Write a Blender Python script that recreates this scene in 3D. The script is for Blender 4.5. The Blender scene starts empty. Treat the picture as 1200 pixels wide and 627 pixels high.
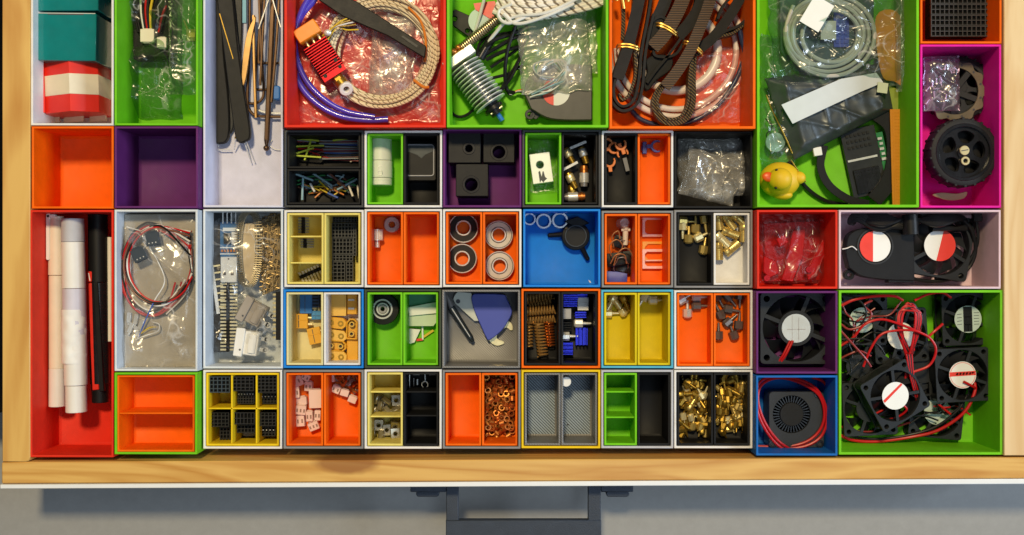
import bpy, bmesh, math, random
from mathutils import Vector, Matrix, Euler, noise
R = math.radians
rnd = random.Random(7)
S = 0.00067          # metres per photo pixel on the plane of the small boxes' rims (z = 0)
D = 1250.0           # camera height over that plane, in the same unit
COL = bpy.context.scene.collection
TALL, FLOOR = 16, -60

def F(z): return (D - z) / D
def W(px, py, z): f = F(z); return Vector(((px - 600) * f, (313.5 - py) * f, z)) * S

# ------------------------------------------------------------------ materials
def nd(nt, typ, **kw):
    n = nt.nodes.new(typ)
    for k, v in kw.items():
        if k.startswith('i_'):
            n.inputs[k[2:].replace('_', ' ')].default_value = v
        else: setattr(n, k, v)
    return n
def base_mat(name):
    m = bpy.data.materials.new(name); m.use_nodes = True
    nt = m.node_tree; p = nt.nodes['Principled BSDF']
    return m, nt, p
def mat(name, col, rough=0.4, metal=0.0, var=0.08, bump=0.0, bscale=900, layer=0.0, spec=0.5, coat=0.0, trans=0.0, dirt=0.0):
    """plain surface: slight colour mottling, micro bump, optional printed-layer lines (layer)"""
    m, nt, p = base_mat(name)
    L = nt.links.new
    tc = nd(nt, 'ShaderNodeTexCoord')
    nz = nd(nt, 'ShaderNodeTexNoise', i_Scale=90.0, i_Detail=4.0)
    L(tc.outputs['Object'], nz.inputs['Vector'])
    mx = nd(nt, 'ShaderNodeMixRGB', blend_type='MIX')
    c = (*col, 1)
    mx.inputs['Color1'].default_value = tuple(max(0, v * (1 - var * 2)) for v in col) + (1,)
    mx.inputs['Color2'].default_value = tuple(min(1, v * (1 + var)) for v in col) + (1,)
    L(nz.outputs['Fac'], mx.inputs['Fac'])
    out = mx.outputs['Color']
    if dirt:
        n2 = nd(nt, 'ShaderNodeTexNoise', i_Scale=35.0, i_Detail=6.0, i_Roughness=0.7)
        L(tc.outputs['Object'], n2.inputs['Vector'])
        rp = nd(nt, 'ShaderNodeMapRange'); rp.inputs['From Min'].default_value = .5; rp.inputs['From Max'].default_value = .75
        rp.inputs['To Max'].default_value = dirt
        L(n2.outputs['Fac'], rp.inputs['Value'])
        m2 = nd(nt, 'ShaderNodeMixRGB'); L(rp.outputs['Result'], m2.inputs['Fac']); L(out, m2.inputs['Color1'])
        m2.inputs['Color2'].default_value = tuple(v * .45 for v in col) + (1,)
        out = m2.outputs['Color']
    L(out, p.inputs['Base Color'])
    p.inputs['Metallic'].default_value = metal
    p.inputs['Specular IOR Level'].default_value = spec
    p.inputs['Coat Weight'].default_value = coat
    p.inputs['Coat Roughness'].default_value = 0.08
    p.inputs['Transmission Weight'].default_value = trans
    rr = nd(nt, 'ShaderNodeMapRange'); rr.inputs['To Min'].default_value = max(.03, rough - .07); rr.inputs['To Max'].default_value = rough + .09
    n3 = nd(nt, 'ShaderNodeTexNoise', i_Scale=160.0, i_Detail=3.0); L(tc.outputs['Object'], n3.inputs['Vector'])
    L(n3.outputs['Fac'], rr.inputs['Value']); L(rr.outputs['Result'], p.inputs['Roughness'])
    nrm = None
    if layer:
        wv = nd(nt, 'ShaderNodeTexWave', bands_direction='DIAGONAL', i_Scale=310.0, i_Distortion=0.4, i_Detail=1.0)
        L(tc.outputs['Object'], wv.inputs['Vector'])
        b = nd(nt, 'ShaderNodeBump', i_Strength=layer, i_Distance=0.0002)
        L(wv.outputs['Fac'], b.inputs['Height']); nrm = b.outputs['Normal']
    if bump:
        n4 = nd(nt, 'ShaderNodeTexNoise', i_Scale=float(bscale), i_Detail=3.0); L(tc.outputs['Object'], n4.inputs['Vector'])
        b2 = nd(nt, 'ShaderNodeBump', i_Strength=bump, i_Distance=0.0004)
        L(n4.outputs['Fac'], b2.inputs['Height'])
        if nrm: L(nrm, b2.inputs['Normal'])
        nrm = b2.outputs['Normal']
    if nrm: L(nrm, p.inputs['Normal'])
    return m
def film_mat(name, tint=(1, 1, 1), gloss=.10, milky=.03, rough=.10, edge=.5):
    """thin clear plastic film"""
    m, nt, p = base_mat(name); nt.nodes.remove(p); L = nt.links.new
    out = nt.nodes['Material Output']
    tr = nd(nt, 'ShaderNodeBsdfTransparent'); tr.inputs['Color'].default_value = (*tint, 1)
    gl = nd(nt, 'ShaderNodeBsdfGlossy', i_Roughness=rough * 2.2); gl.inputs['Color'].default_value = (1, 1, 1, 1)
    df = nd(nt, 'ShaderNodeBsdfDiffuse'); df.inputs['Color'].default_value = (.8, .8, .8, 1)
    lw = nd(nt, 'ShaderNodeLayerWeight', i_Blend=.35)
    mr = nd(nt, 'ShaderNodeMapRange'); mr.inputs['To Min'].default_value = gloss; mr.inputs['To Max'].default_value = edge
    L(lw.outputs['Facing'], mr.inputs['Value'])
    tc = nd(nt, 'ShaderNodeTexCoord')
    nz = nd(nt, 'ShaderNodeTexNoise', i_Scale=85.0, i_Detail=2.0, i_Distortion=1.0); L(tc.outputs['Object'], nz.inputs['Vector'])
    b = nd(nt, 'ShaderNodeBump', i_Strength=.5, i_Distance=.002); L(nz.outputs['Fac'], b.inputs['Height'])
    L(b.outputs['Normal'], gl.inputs['Normal']); L(b.outputs['Normal'], lw.inputs['Normal'])
    # scuffed fold lines: connected, patchy, slightly whiter than the film
    n5 = nd(nt, 'ShaderNodeTexNoise', i_Scale=28.0, i_Detail=2.0); L(tc.outputs['Object'], n5.inputs['Vector'])
    vm = nd(nt, 'ShaderNodeMixRGB', blend_type='LINEAR_LIGHT', i_Fac=.035); L(tc.outputs['Object'], vm.inputs['Color1']); L(n5.outputs['Color'], vm.inputs['Color2'])
    vo = nd(nt, 'ShaderNodeTexVoronoi', feature='DISTANCE_TO_EDGE', i_Scale=38.0); L(vm.outputs['Color'], vo.inputs['Vector'])
    fr = nd(nt, 'ShaderNodeMapRange'); fr.inputs['From Max'].default_value = .045; fr.inputs['To Min'].default_value = .42; fr.inputs['To Max'].default_value = 0
    L(vo.outputs['Distance'], fr.inputs['Value'])
    pt = nd(nt, 'ShaderNodeMapRange'); pt.inputs['From Min'].default_value = .45; pt.inputs['From Max'].default_value = .68; L(n5.outputs['Fac'], pt.inputs['Value'])
    ml = nd(nt, 'ShaderNodeMath', operation='MULTIPLY'); L(fr.outputs['Result'], ml.inputs[0]); L(pt.outputs['Result'], ml.inputs[1])
    p2 = nd(nt, 'ShaderNodeMapRange'); p2.inputs['From Min'].default_value = .35; p2.inputs['From Max'].default_value = .7; p2.inputs['To Min'].default_value = milky * .5; p2.inputs['To Max'].default_value = milky * 1.8
    L(n5.outputs['Fac'], p2.inputs['Value'])
    ma = nd(nt, 'ShaderNodeMath', operation='ADD', use_clamp=True); L(ml.outputs[0], ma.inputs[0]); L(p2.outputs['Result'], ma.inputs[1])
    m1 = nd(nt, 'ShaderNodeMixShader'); L(ma.outputs[0], m1.inputs['Fac']); L(tr.outputs[0], m1.inputs[1]); L(df.outputs[0], m1.inputs[2])
    m2 = nd(nt, 'ShaderNodeMixShader'); L(mr.outputs['Result'], m2.inputs['Fac']); L(m1.outputs[0], m2.inputs[1]); L(gl.outputs[0], m2.inputs[2])
    L(m2.outputs[0], out.inputs['Surface'])
    return m
def stripe_mat(name, c1, c2, scale, direction='X', rough=.5, metal=0, duty=.5, bump=.6, dist=0.0):
    """two colours in regular bands (braid, ribs, teeth) with relief"""
    m, nt, p = base_mat(name); L = nt.links.new
    tc = nd(nt, 'ShaderNodeTexCoord')
    wv = nd(nt, 'ShaderNodeTexWave', bands_direction=direction, i_Scale=float(scale), i_Distortion=dist)
    L(tc.outputs['Object'], wv.inputs['Vector'])
    rp = nd(nt, 'ShaderNodeValToRGB'); rp.color_ramp.elements[0].color = (*c1, 1); rp.color_ramp.elements[1].color = (*c2, 1)
    rp.color_ramp.elements[0].position = max(0, duty - .12); rp.color_ramp.elements[1].position = min(1, duty + .12)
    L(wv.outputs['Fac'], rp.inputs['Fac']); L(rp.outputs['Color'], p.inputs['Base Color'])
    p.inputs['Roughness'].default_value = rough; p.inputs['Metallic'].default_value = metal
    b = nd(nt, 'ShaderNodeBump', i_Strength=bump, i_Distance=.0006); L(wv.outputs['Fac'], b.inputs['Height']); L(b.outputs['Normal'], p.inputs['Normal'])
    return m
def wood_mat(name, light, dark, axis, seed=0.0, knot=None):
    m, nt, p = base_mat(name); L = nt.links.new
    tc = nd(nt, 'ShaderNodeTexCoord')
    mp = nd(nt, 'ShaderNodeMapping')
    mp.inputs['Scale'].default_value = (2.2, 26, 26) if axis == 'X' else (26, 2.2, 26)
    mp.inputs['Location'].default_value = (seed, seed * 1.7, 0)
    L(tc.outputs['Object'], mp.inputs['Vector'])
    vec = mp.outputs['Vector']
    n1 = nd(nt, 'ShaderNodeTexNoise', i_Scale=1.0, i_Detail=3.0, i_Distortion=1.2); L(vec, n1.inputs['Vector'])
    mul = nd(nt, 'ShaderNodeMath', operation='MULTIPLY'); L(n1.outputs['Fac'], mul.inputs[0]); mul.inputs[1].default_value = 9.0
    fr = nd(nt, 'ShaderNodeMath', operation='PINGPONG'); L(mul.outputs[0], fr.inputs[0]); fr.inputs[1].default_value = 1.0
    n2 = nd(nt, 'ShaderNodeTexNoise', i_Scale=7.0, i_Detail=5.0); L(vec, n2.inputs['Vector'])
    ad = nd(nt, 'ShaderNodeMixRGB', blend_type='MIX', i_Fac=.45); L(fr.outputs[0], ad.inputs['Color1']); L(n2.outputs['Fac'], ad.inputs['Color2'])
    rp = nd(nt, 'ShaderNodeValToRGB'); e = rp.color_ramp.elements
    e[0].color = (*light, 1); e[1].color = (*dark, 1); e[0].position = .28; e[1].position = .84
    L(ad.outputs['Color'], rp.inputs['Fac'])
    out = rp.outputs['Color']
    if knot:
        vm = nd(nt, 'ShaderNodeVectorMath', operation='SUBTRACT'); L(tc.outputs['Object'], vm.inputs[0]); vm.inputs[1].default_value = knot
        vs = nd(nt, 'ShaderNodeVectorMath', operation='MULTIPLY'); L(vm.outputs[0], vs.inputs[0]); vs.inputs[1].default_value = (30, 90, 0)
        nk = nd(nt, 'ShaderNodeTexNoise', i_Scale=55.0); L(tc.outputs['Object'], nk.inputs['Vector'])
        ln = nd(nt, 'ShaderNodeVectorMath', operation='LENGTH'); L(vs.outputs[0], ln.inputs[0])
        a2 = nd(nt, 'ShaderNodeMath', operation='ADD'); L(ln.outputs['Value'], a2.inputs[0])
        s2 = nd(nt, 'ShaderNodeMath', operation='MULTIPLY'); L(nk.outputs['Fac'], s2.inputs[0]); s2.inputs[1].default_value = .5; L(s2.outputs[0], a2.inputs[1])
        kr = nd(nt, 'ShaderNodeMapRange'); kr.inputs['From Min'].default_value = .8; kr.inputs['From Max'].default_value = 1.12
        kr.inputs['To Min'].default_value = .8; kr.inputs['To Max'].default_value = 0.0
        L(a2.outputs[0], kr.inputs['Value'])
        km = nd(nt, 'ShaderNodeMixRGB'); L(kr.outputs['Result'], km.inputs['Fac']); L(out, km.inputs['Color1']); km.inputs['Color2'].default_value = (.27, .10, .022, 1)
        out = km.outputs['Color']
    L(out, p.inputs['Base Color'])
    p.inputs['Roughness'].default_value = .42
    b = nd(nt, 'ShaderNodeBump', i_Strength=.15, i_Distance=.0005); L(ad.outputs['Color'], b.inputs['Height']); L(b.outputs['Normal'], p.inputs['Normal'])
    return m

# ------------------------------------------------------------------ geometry (photo pixels, y down, z up)
def crv(pts, n=8, closed=False):
    P = [Vector(p if len(p) == 3 else (*p, 0)) for p in pts]
    if len(P) < 3: return [P[0].lerp(P[-1], i / n) for i in range(n + 1)]
    out = []; m = len(P)
    rng = range(m) if closed else range(m - 1)
    for i in rng:
        p1, p2 = P[i], P[(i + 1) % m]
        p0 = P[(i - 1) % m] if closed or i > 0 else p1 * 2 - p2
        p3 = P[(i + 2) % m] if closed or i < m - 2 else p2 * 2 - p1
        for j in range(n):
            t = j / n
            out.append(.5 * ((2 * p1) + (p2 - p0) * t + (2 * p0 - 5 * p1 + 4 * p2 - p3) * t * t + (3 * p1 - p0 - 3 * p2 + p3) * t ** 3))
    if not closed: out.append(P[-1])
    return out
def circ(x, y, r, n=24, a0=0, ry=None):
    return [(x + r * math.cos(a0 + 2 * math.pi * i / n), y + (ry or r) * math.sin(a0 + 2 * math.pi * i / n)) for i in range(n)]
def rrect(x0, y0, x1, y1, r, n=4):
    out = []
    for cx, cy, a in ((x1 - r, y1 - r, 0), (x0 + r, y1 - r, 90), (x0 + r, y0 + r, 180), (x1 - r, y0 + r, 270)):
        for i in range(n + 1):
            t = R(a + 90 * i / n); out.append((cx + r * math.cos(t), cy + r * math.sin(t)))
    return out
def RX(a): return Matrix.Rotation(R(a), 4, 'X')
def RY(a): return Matrix.Rotation(R(a), 4, 'Y')
def RZ(a): return Matrix.Rotation(R(a), 4, 'Z')
def TR(x, y, z=0): return Matrix.Translation((x, y, z))

class G:
    """collects shapes; ox, oy is subtracted so that traced photo coordinates can be used"""
    def __init__(s, ox=0, oy=0, oz=0):
        s.v = []; s.f = []; s.mi = []; s.cur = 0; s.M = Matrix.Identity(4); s.o = Vector((ox, oy, oz))
    def add(s, co, fs):
        b = len(s.v)
        for c in co: s.v.append(s.M @ Vector(c) - s.o)
        for f in fs: s.f.append([i + b for i in f]); s.mi.append(s.cur)
    def box(s, x0, y0, z0, x1, y1, z1):
        co = [(x, y, z) for z in (z0, z1) for y in (y0, y1) for x in (x0, x1)]
        s.add(co, [(0, 1, 3, 2), (4, 6, 7, 5), (0, 4, 5, 1), (2, 3, 7, 6), (0, 2, 6, 4), (1, 5, 7, 3)]); return s
    def prism(s, pts, z0, z1):
        n = len(pts)
        s.add([(p[0], p[1], z0) for p in pts] + [(p[0], p[1], z1) for p in pts],
              [list(range(n))[::-1], list(range(n, 2 * n))] + [(i, (i + 1) % n, (i + 1) % n + n, i + n) for i in range(n)]); return s
    def plate(s, outer, holes, z0, z1):
        bm = bmesh.new(); E = []
        for lp in [outer] + holes:
            vs = [bm.verts.new((p[0], p[1], z0)) for p in lp]
            E += [bm.edges.new((vs[i], vs[(i + 1) % len(vs)])) for i in range(len(vs))]
        r = bmesh.ops.triangle_fill(bm, edges=E, use_beauty=True)
        fs = [g for g in r['geom'] if isinstance(g, bmesh.types.BMFace)]
        r = bmesh.ops.extrude_face_region(bm, geom=fs, use_keep_orig=True)
        for g in r['geom']:
            if isinstance(g, bmesh.types.BMVert): g.co.z = z1
        bm.verts.index_update()
        s.add([v.co.copy() for v in bm.verts], [[v.index for v in f.verts] for f in bm.faces]); bm.free(); return s
    def lathe(s, prof, x=0, y=0, n=24, cap=True):
        co = []; fs = []; m = len(prof)
        for i in range(n):
            a = 2 * math.pi * i / n
            co += [(x + r * math.cos(a), y + r * math.sin(a), z) for r, z in prof]
        for i in range(n):
            j = (i + 1) % n
            for k in range(m - 1): fs.append((i * m + k, j * m + k, j * m + k + 1, i * m + k + 1))
        if cap:
            if prof[0][0] > 1e-6: fs.append([i * m for i in range(n)][::-1])
            if prof[-1][0] > 1e-6: fs.append([i * m + m - 1 for i in range(n)])
        s.add(co, fs); return s
    def cyl(s, x, y, z0, z1, r, r2=None, n=24): return s.lathe([(r, z0), (r if r2 is None else r2, z1)], x, y, n)
    def ring(s, x, y, z0, z1, ro, ri, n=28):
        return s.lathe([(ri, z0), (ro, z0), (ro, z1), (ri, z1), (ri, z0)], x, y, n, cap=False)
    def rod(s, p0, p1, r0, r1=None, n=10):
        p0 = Vector(p0); p1 = Vector(p1); r1 = r0 if r1 is None else r1
        d = (p1 - p0); q = d.to_track_quat('Z', 'Y').to_matrix().to_4x4(); old = s.M
        s.M = old @ Matrix.Translation(p0) @ q
        s.lathe([(r0, 0), (r1, d.length)], n=n); s.M = old; return s
    def sph(s, x, y, z, rx, ry=None, rz=None, n=16, m=10):
        ry = ry or rx; rz = rz or rx
        co = [(x, y, z - rz)]; fs = []
        for i in range(1, m):
            t = math.pi * i / m
            co += [(x + rx * math.sin(t) * math.cos(2 * math.pi * j / n), y + ry * math.sin(t) * math.sin(2 * math.pi * j / n), z - rz * math.cos(t)) for j in range(n)]
        co.append((x, y, z + rz)); L = len(co) - 1
        for j in range(n): fs.append((0, 1 + (j + 1) % n, 1 + j)); fs.append((L, L - n + j, L - n + (j + 1) % n))
        for i in range(m - 2):
            for j in range(n):
                a = 1 + i * n + j; b = 1 + i * n + (j + 1) % n; fs.append((a, b, b + n, a + n))
        s.add(co, fs); return s
    def sweep(s, pts, prof, closed=False):
        """prof: (a, b) pairs; a along the in-plane normal, b along z-ish"""
        P = [Vector(p) for p in pts]; n = len(P); m = len(prof); co = []; fs = []
        prev = None
        for i in range(n):
            t = (P[(i + 1) % n] - P[i - 1]) if closed else (P[min(i + 1, n - 1)] - P[max(i - 1, 0)])
            if t.length < 1e-9: t = Vector((1, 0, 0))
            t.normalize()
            if prev is None:
                up = Vector((0, 0, 1)) if abs(t.z) < .95 else Vector((0, 1, 0))
            else: up = prev
            nn = t.cross(up).normalized(); up = nn.cross(t).normalized()
            if abs(t.z) < .9: 
                u2 = Vector((0, 0, 1)); n2 = t.cross(u2).normalized(); u2 = n2.cross(t).normalized(); nn, up = n2, u2
            prev = up
            co += [P[i] + nn * a + up * b for a, b in prof]
        for i in range(n if closed else n - 1):
            j = (i + 1) % n
            for k in range(m): fs.append((i * m + k, i * m + (k + 1) % m, j * m + (k + 1) % m, j * m + k))
        if not closed: fs.append(list(range(m))[::-1]); fs.append([(n - 1) * m + k for k in range(m)])
        s.add(co, fs); return s
    def tube(s, pts, r, n=8, k=8, closed=False, raw=False):
        P = pts if raw else crv(pts, k, closed)
        return s.sweep(P, [(r * math.cos(2 * math.pi * i / n), r * math.sin(2 * math.pi * i / n)) for i in range(n)], closed)
    def ribbon(s, pts, a, b, k=10, closed=False):
        return s.sweep(crv(pts, k, closed), [(-a, -b), (a, -b), (a, b), (-a, b)], closed)
    def extr_y(s, prof, y0, y1):
        n = len(prof)
        s.add([(x, y0, z) for x, z in prof] + [(x, y1, z) for x, z in prof],
              [list(range(n)), list(range(n, 2 * n))[::-1]] + [(i, i + n, (i + 1) % n + n, (i + 1) % n) for i in range(n)]); return s
    def helix(s, p0, p1, r, wire, turns, per=12, nn=6):
        p0 = Vector(p0); p1 = Vector(p1); d = p1 - p0
        q = d.to_track_quat('Z', 'Y')
        P = [p0 + d * (i / (turns * per)) + q @ Vector((r * math.cos(2 * math.pi * i / per), r * math.sin(2 * math.pi * i / per), 0)) for i in range(int(turns * per) + 1)]
        return s.tube(P, wire, n=nn, raw=True)
    def mesh(s, name, k, bev=0.0, angle=38, mats=()):
        me = bpy.data.meshes.new(name)
        me.from_pydata([(v.x * k, -v.y * k, v.z * k) for v in s.v], [], s.f)
        for i, p in enumerate(me.polygons): p.material_index = s.mi[i]
        bm = bmesh.new(); bm.from_mesh(me)
        bmesh.ops.recalc_face_normals(bm, faces=bm.faces)
        if bev:
            ed = [e for e in bm.edges if len(e.link_faces) == 2 and e.calc_face_angle(0) > R(50)]
            bmesh.ops.bevel(bm, geom=ed, offset=bev * k, segments=1, affect='EDGES', clamp_overlap=True)
        bm.to_mesh(me); bm.free()
        for m in mats: me.materials.append(m)
        for p in me.polygons: p.use_smooth = True
        me.set_sharp_from_angle(angle=R(angle))
        return me

def tagp(o, label, cat, group=None, kind=None):
    if label: o['label'] = label
    if cat: o['category'] = cat
    if group: o['group'] = group
    if kind: o['kind'] = kind
class Th:
    """a thing: an Empty (or a mesh) at its base; parts are added as children"""
    def __init__(s, name, label, cat, x, y, z, group=None, rot=(0, 0, 0), g=None, m=None, bev=0, angle=38):
        s.x, s.y, s.z = x, y, z; s.k = S * F(z)
        data = None
        if g is not None:
            ms = m if isinstance(m, (list, tuple)) else [m]
            data = g.mesh(name, s.k, bev, angle, ms)
        s.o = bpy.data.objects.new(name, data); COL.objects.link(s.o)
        s.o.location = W(x, y, z); s.o.rotation_euler = [R(a) for a in rot]
        if data is None: s.o.empty_display_size = .005
        tagp(s.o, label, cat, group)
    def g(s): return G(s.x, s.y, 0)      # traced in photo pixels, z relative to the thing's base
    def part(s, name, g, m, parent=None, bev=0, label=None, angle=38, stuff=False):
        ms = m if isinstance(m, (list, tuple)) else [m]
        o = bpy.data.objects.new(name, g.mesh(name, s.k, bev, angle, ms)); COL.objects.link(o)
        o.parent = parent or s.o
        if label: o['label'] = label
        if stuff: o['kind'] = 'stuff'
        return o
def solo(name, label, cat, x, y, z, g, m, group=None, rot=(0, 0, 0), bev=0, angle=38):
    return Th(name, label, cat, x, y, z, group, rot, g, m, bev, angle)
def kids(o): return [c for c in bpy.data.objects if c.parent == o]
def dup(t, label, x, y, z, rot=(0, 0, 0), group=None):
    o = t.o; c = o.copy(); COL.objects.link(c)
    c.location = W(x, y, z); c.rotation_euler = [R(a) for a in rot]
    if label: c['label'] = label
    if group: c['group'] = group
    for ch in kids(o):
        d = ch.copy(); COL.objects.link(d); d.parent = c
        for g2 in kids(ch):
            e = g2.copy(); COL.objects.link(e); e.parent = d
    return c
def hexpts(r, a0=0): return circ(0, 0, r, 6, R(a0))
AMB=.11; WARM_E=103; WARM_LOC=(-.28,1.47,3.2); WIN_E=52; COOL_E=6; COOL_LOC=(.42,-.32,2.0); WIN_LOC=(2.4,.15,1.25)
# ------------------------------------------------------------------ palette
def pl(name, c, **k): return mat(name, c, rough=k.pop('rough', .52), layer=k.pop('layer', .18), spec=k.pop('spec', .16), var=.09, dirt=.18, **k)
ORANGE = pl('orange printed plastic', (.88, .138, .001))
RED = pl('red printed plastic', (.72, .030, .012))
LIME = pl('green printed plastic', (.17, .56, .012))
PURPLE = pl('purple printed plastic', (.125, .022, .145))
MAGENTA = pl('magenta printed plastic', (.78, .015, .36))
BLUE = pl('blue printed plastic', (.012, .22, .72))
DBLUE = pl('deep blue printed plastic', (.010, .13, .46))
SKY = pl('sky blue printed plastic', (.09, .42, .62))
YELLOW = pl('yellow printed plastic', (.80, .55, .012))
OLIVE = pl('mustard yellow printed plastic', (.68, .53, .008))
PALEY = pl('pale yellow printed plastic', (.76, .64, .17))
CREAM = pl('cream printed plastic', (.74, .66, .34))
BLACK = pl('black printed plastic', (.011, .011, .012), rough=.5, spec=.14, layer=.05)
DGREY = pl('dark grey printed plastic', (.04, .043, .047), spec=.35)
DGREEN = pl('dark olive printed plastic', (.05, .065, .035))
GREY = pl('grey printed plastic', (.15, .145, .14), layer=.6, rough=.40, spec=1.0)
MGREY = pl('mid grey printed plastic', (.24, .235, .24))
LGREY = pl('light grey printed plastic', (.48, .49, .54))
WHITE = pl('white printed plastic', (.76, .745, .73))
LAV = pl('lavender white printed plastic', (.66, .66, .80))
COOLW = pl('cool white printed plastic', (.66, .71, .76))
LILAC = pl('lilac white printed plastic', (.70, .52, .60))

BOXG = 'printed boxes filling the drawer'
TRAYG = 'half trays set inside the small boxes'
def shell(g, x0, y0, x1, y1, z0, z1, t, ft=2, ch=2.5, r=0):
    """open box: outer walls, rim, inner walls, small cove, floor"""
    o = [(x0, y0), (x1, y0), (x1, y1), (x0, y1)]
    i = [(x0 + t, y0 + t), (x1 - t, y0 + t), (x1 - t, y1 - t), (x0 + t, y1 - t)]
    j = [(x0 + t + ch, y0 + t + ch), (x1 - t - ch, y0 + t + ch), (x1 - t - ch, y1 - t - ch), (x0 + t + ch, y1 - t - ch)]
    lp = [[(*p, z0) for p in o], [(*p, z1) for p in o], [(*p, z1) for p in i], [(*p, z0 + ft + ch) for p in i], [(*p, z0 + ft) for p in j]]
    co = [p for l in lp for p in l]; fs = [(3, 2, 1, 0), (16, 17, 18, 19)]
    for a in range(4):
        for q in range(4): fs.append((a * 4 + q, a * 4 + (q + 1) % 4, a * 4 + 4 + (q + 1) % 4, a * 4 + 4 + q))
    g.add(co, fs)
def tbox(name, label, x0, y0, x1, y1, m, zr=0, t=2.4, z0=FLOOR - 2, group=BOXG, cat='storage box'):
    """box whose rim outline is traced at rim height zr; the thing's base is its underside"""
    cx, cy = (x0 + x1) / 2, (y0 + y1) / 2
    f = F(zr) / F(z0)                       # rim outline seen at zr, brought to the base's scale
    g = G(); wx, wy = (x1 - x0) / 2 * f, (y1 - y0) / 2 * f
    shell(g, -wx, -wy, wx, wy, 0, (zr - z0) / F(z0), t)
    o = solo(name, label, cat, 600 + (cx - 600) * f, 313.5 + (cy - 313.5) * f, z0, g, m, group, bev=.45)
    return o
def tray(label, x0, y0, x1, y1, m, zr=-2, z0=FLOOR + .6, t=2.3, hdiv=(), vdiv=(), dz=6, divm=None):
    """half tray inside a box; hdiv / vdiv: y / x of its dividers"""
    cx, cy = (x0 + x1) / 2, (y0 + y1) / 2
    f = F(zr) / F(z0); X = 600 + (cx - 600) * f; Y = 313.5 + (cy - 313.5) * f
    t_ = Th('insert_tray', label, 'tray', X, Y, z0, TRAYG)
    g = G(); wx, wy = (x1 - x0) / 2 * f, (y1 - y0) / 2 * f; H = (zr - z0) / F(z0)
    shell(g, -wx, -wy, wx, wy, 0, H, t, 1.6, 2)
    t_.part('tray_body', g, m, bev=.4)
    for y in hdiv:
        yy = (y - cy) * f; d = G(); d.box(-wx + t + .05, yy - .9, 1.7, wx - t - .05, yy + .9, H - dz); t_.part('divider', d, divm or m, bev=.3)
    for x in vdiv:
        xx = (x - cx) * f; d = G(); d.box(xx - .9, -wy + t + .05, 1.7, xx + .9, wy - t - .05, H - dz); t_.part('divider', d, divm or m, bev=.3)
    return t_
def pair(outer_label, r, om, la, ma, lb, mb, ha=(), hb=(), ins=3.6, zr=0, xm=None, z0=FLOOR + .6):
    x0, y0, x1, y1 = r
    tbox('storage_box', outer_label, x0, y0, x1, y1, om, zr)
    xm = xm or (x0 + x1) / 2
    a = tray(la, x0 + ins, y0 + ins, xm - .35, y1 - ins, ma, hdiv=ha, z0=z0)
    b = tray(lb, xm + .35, y0 + ins, x1 - ins, y1 - ins, mb, hdiv=hb, z0=z0)
    return a, b

# tall boxes round the edge
tbox('storage_box', 'tall white box holding glossy teal cartons and a red carton', 36, -45, 133, 147, WHITE, TALL)
tbox('storage_box', 'tall lime green box holding clear bags of wired connectors', 134, -60, 232, 147, LIME, TALL)
tbox('storage_box', 'long lavender white box holding black tools and hex keys', 238, -60, 331.5, 243, LAV, 0)
tbox('storage_box', 'tall red box holding blue tube, cream cable coil and red heatsink', 333, -60, 522.5, 149.5, RED, TALL, t=3)
tbox('storage_box', 'tall green box holding finned heatsink, spring and bagged wires', 523.5, -60, 713, 149.5, LIME, TALL, t=3)
tbox('storage_box', 'tall orange box holding coiled black timing belts', 714, -60, 885.5, 151, ORANGE, TALL, t=3)
tbox('storage_box', 'large green box holding a rubber duck and bagged electronics', 887, -60, 1077, 243, LIME, TALL, t=3)
tbox('storage_box', 'orange box full of black header sockets, top right corner', 1078.5, -60, 1174, 51, ORANGE, TALL)
tbox('storage_box', 'magenta box holding two black toy wheels', 1078.5, 52, 1173.5, 243.5, MAGENTA, TALL)
tbox('storage_box', 'empty square orange box beside the left drawer side', 37, 148, 133, 244.5, ORANGE, TALL)
tbox('storage_box', 'empty square purple box', 134, 148, 232, 244, PURPLE, TALL)
tbox('storage_box', 'long red box holding markers and pens', 35, 246, 133, 536, RED, TALL)
tbox('storage_box', 'tall white box holding a clear bag of red and black cables', 134, 245.5, 231.5, 435, COOLW, TALL)
tbox('storage_box', 'long pale blue white box holding bagged pin headers and switches', 238, 245, 331.5, 432, COOLW, 0)
tbox('storage_box', 'lime green box framing an orange two shelf tray', 134, 436.5, 231, 532.5, LIME, TALL)
tbox('storage_box', 'red box holding a bag of red metal parts', 887, 246, 981.5, 338.5, RED, TALL)
tbox('storage_box', 'wide lilac white box holding two fans with red and white stickers', 983, 246, 1173, 338.5, LILAC, TALL)
tbox('storage_box', 'purple box holding one black fan with silver sticker', 886, 341, 981.5, 438, PURPLE, TALL)
tbox('storage_box', 'big green box piled with fans and red wires', 983, 340, 1175, 533, LIME, TALL, t=2.8)
tbox('storage_box', 'deep blue box holding a blower fan with red leads', 886, 440, 981.5, 534, DBLUE, TALL)
# small boxes
tbox('storage_box', 'dark grey box around two black trays of jumper wires', 333, 152.5, 426, 243, DGREY)
tray('upper black tray of yellow green and dark jumper wires', 336.5, 156, 422.5, 197.3, BLACK)
tray('lower black tray of mixed colour short jumper wires', 336.5, 198, 422.5, 239.5, BLACK)
pair('white box around a green tray and a black tray', (427, 153, 518, 243), WHITE,
     'bright green tray holding a white glue stick', LIME, 'black tray holding a dark flip lid case', BLACK)
tbox('storage_box', 'purple box holding three black blocks with round holes', 519, 151, 611, 243, PURPLE)
pair('dark grey box around a green tray and a tray of fittings', (612, 152, 704, 243), DGREY,
     'green tray holding a bagged silver block', LIME, 'black tray holding brass and steel fittings', BLACK)
pair('white box around a black tray and an orange tray of clips', (705, 153, 789, 243), WHITE,
     'black tray holding orange clips', BLACK, 'orange tray holding dark blue clips', ORANGE, z0=-40)
tbox('storage_box', 'black box holding crumpled clear bags', 790, 154, 882, 244, BLACK)
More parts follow.
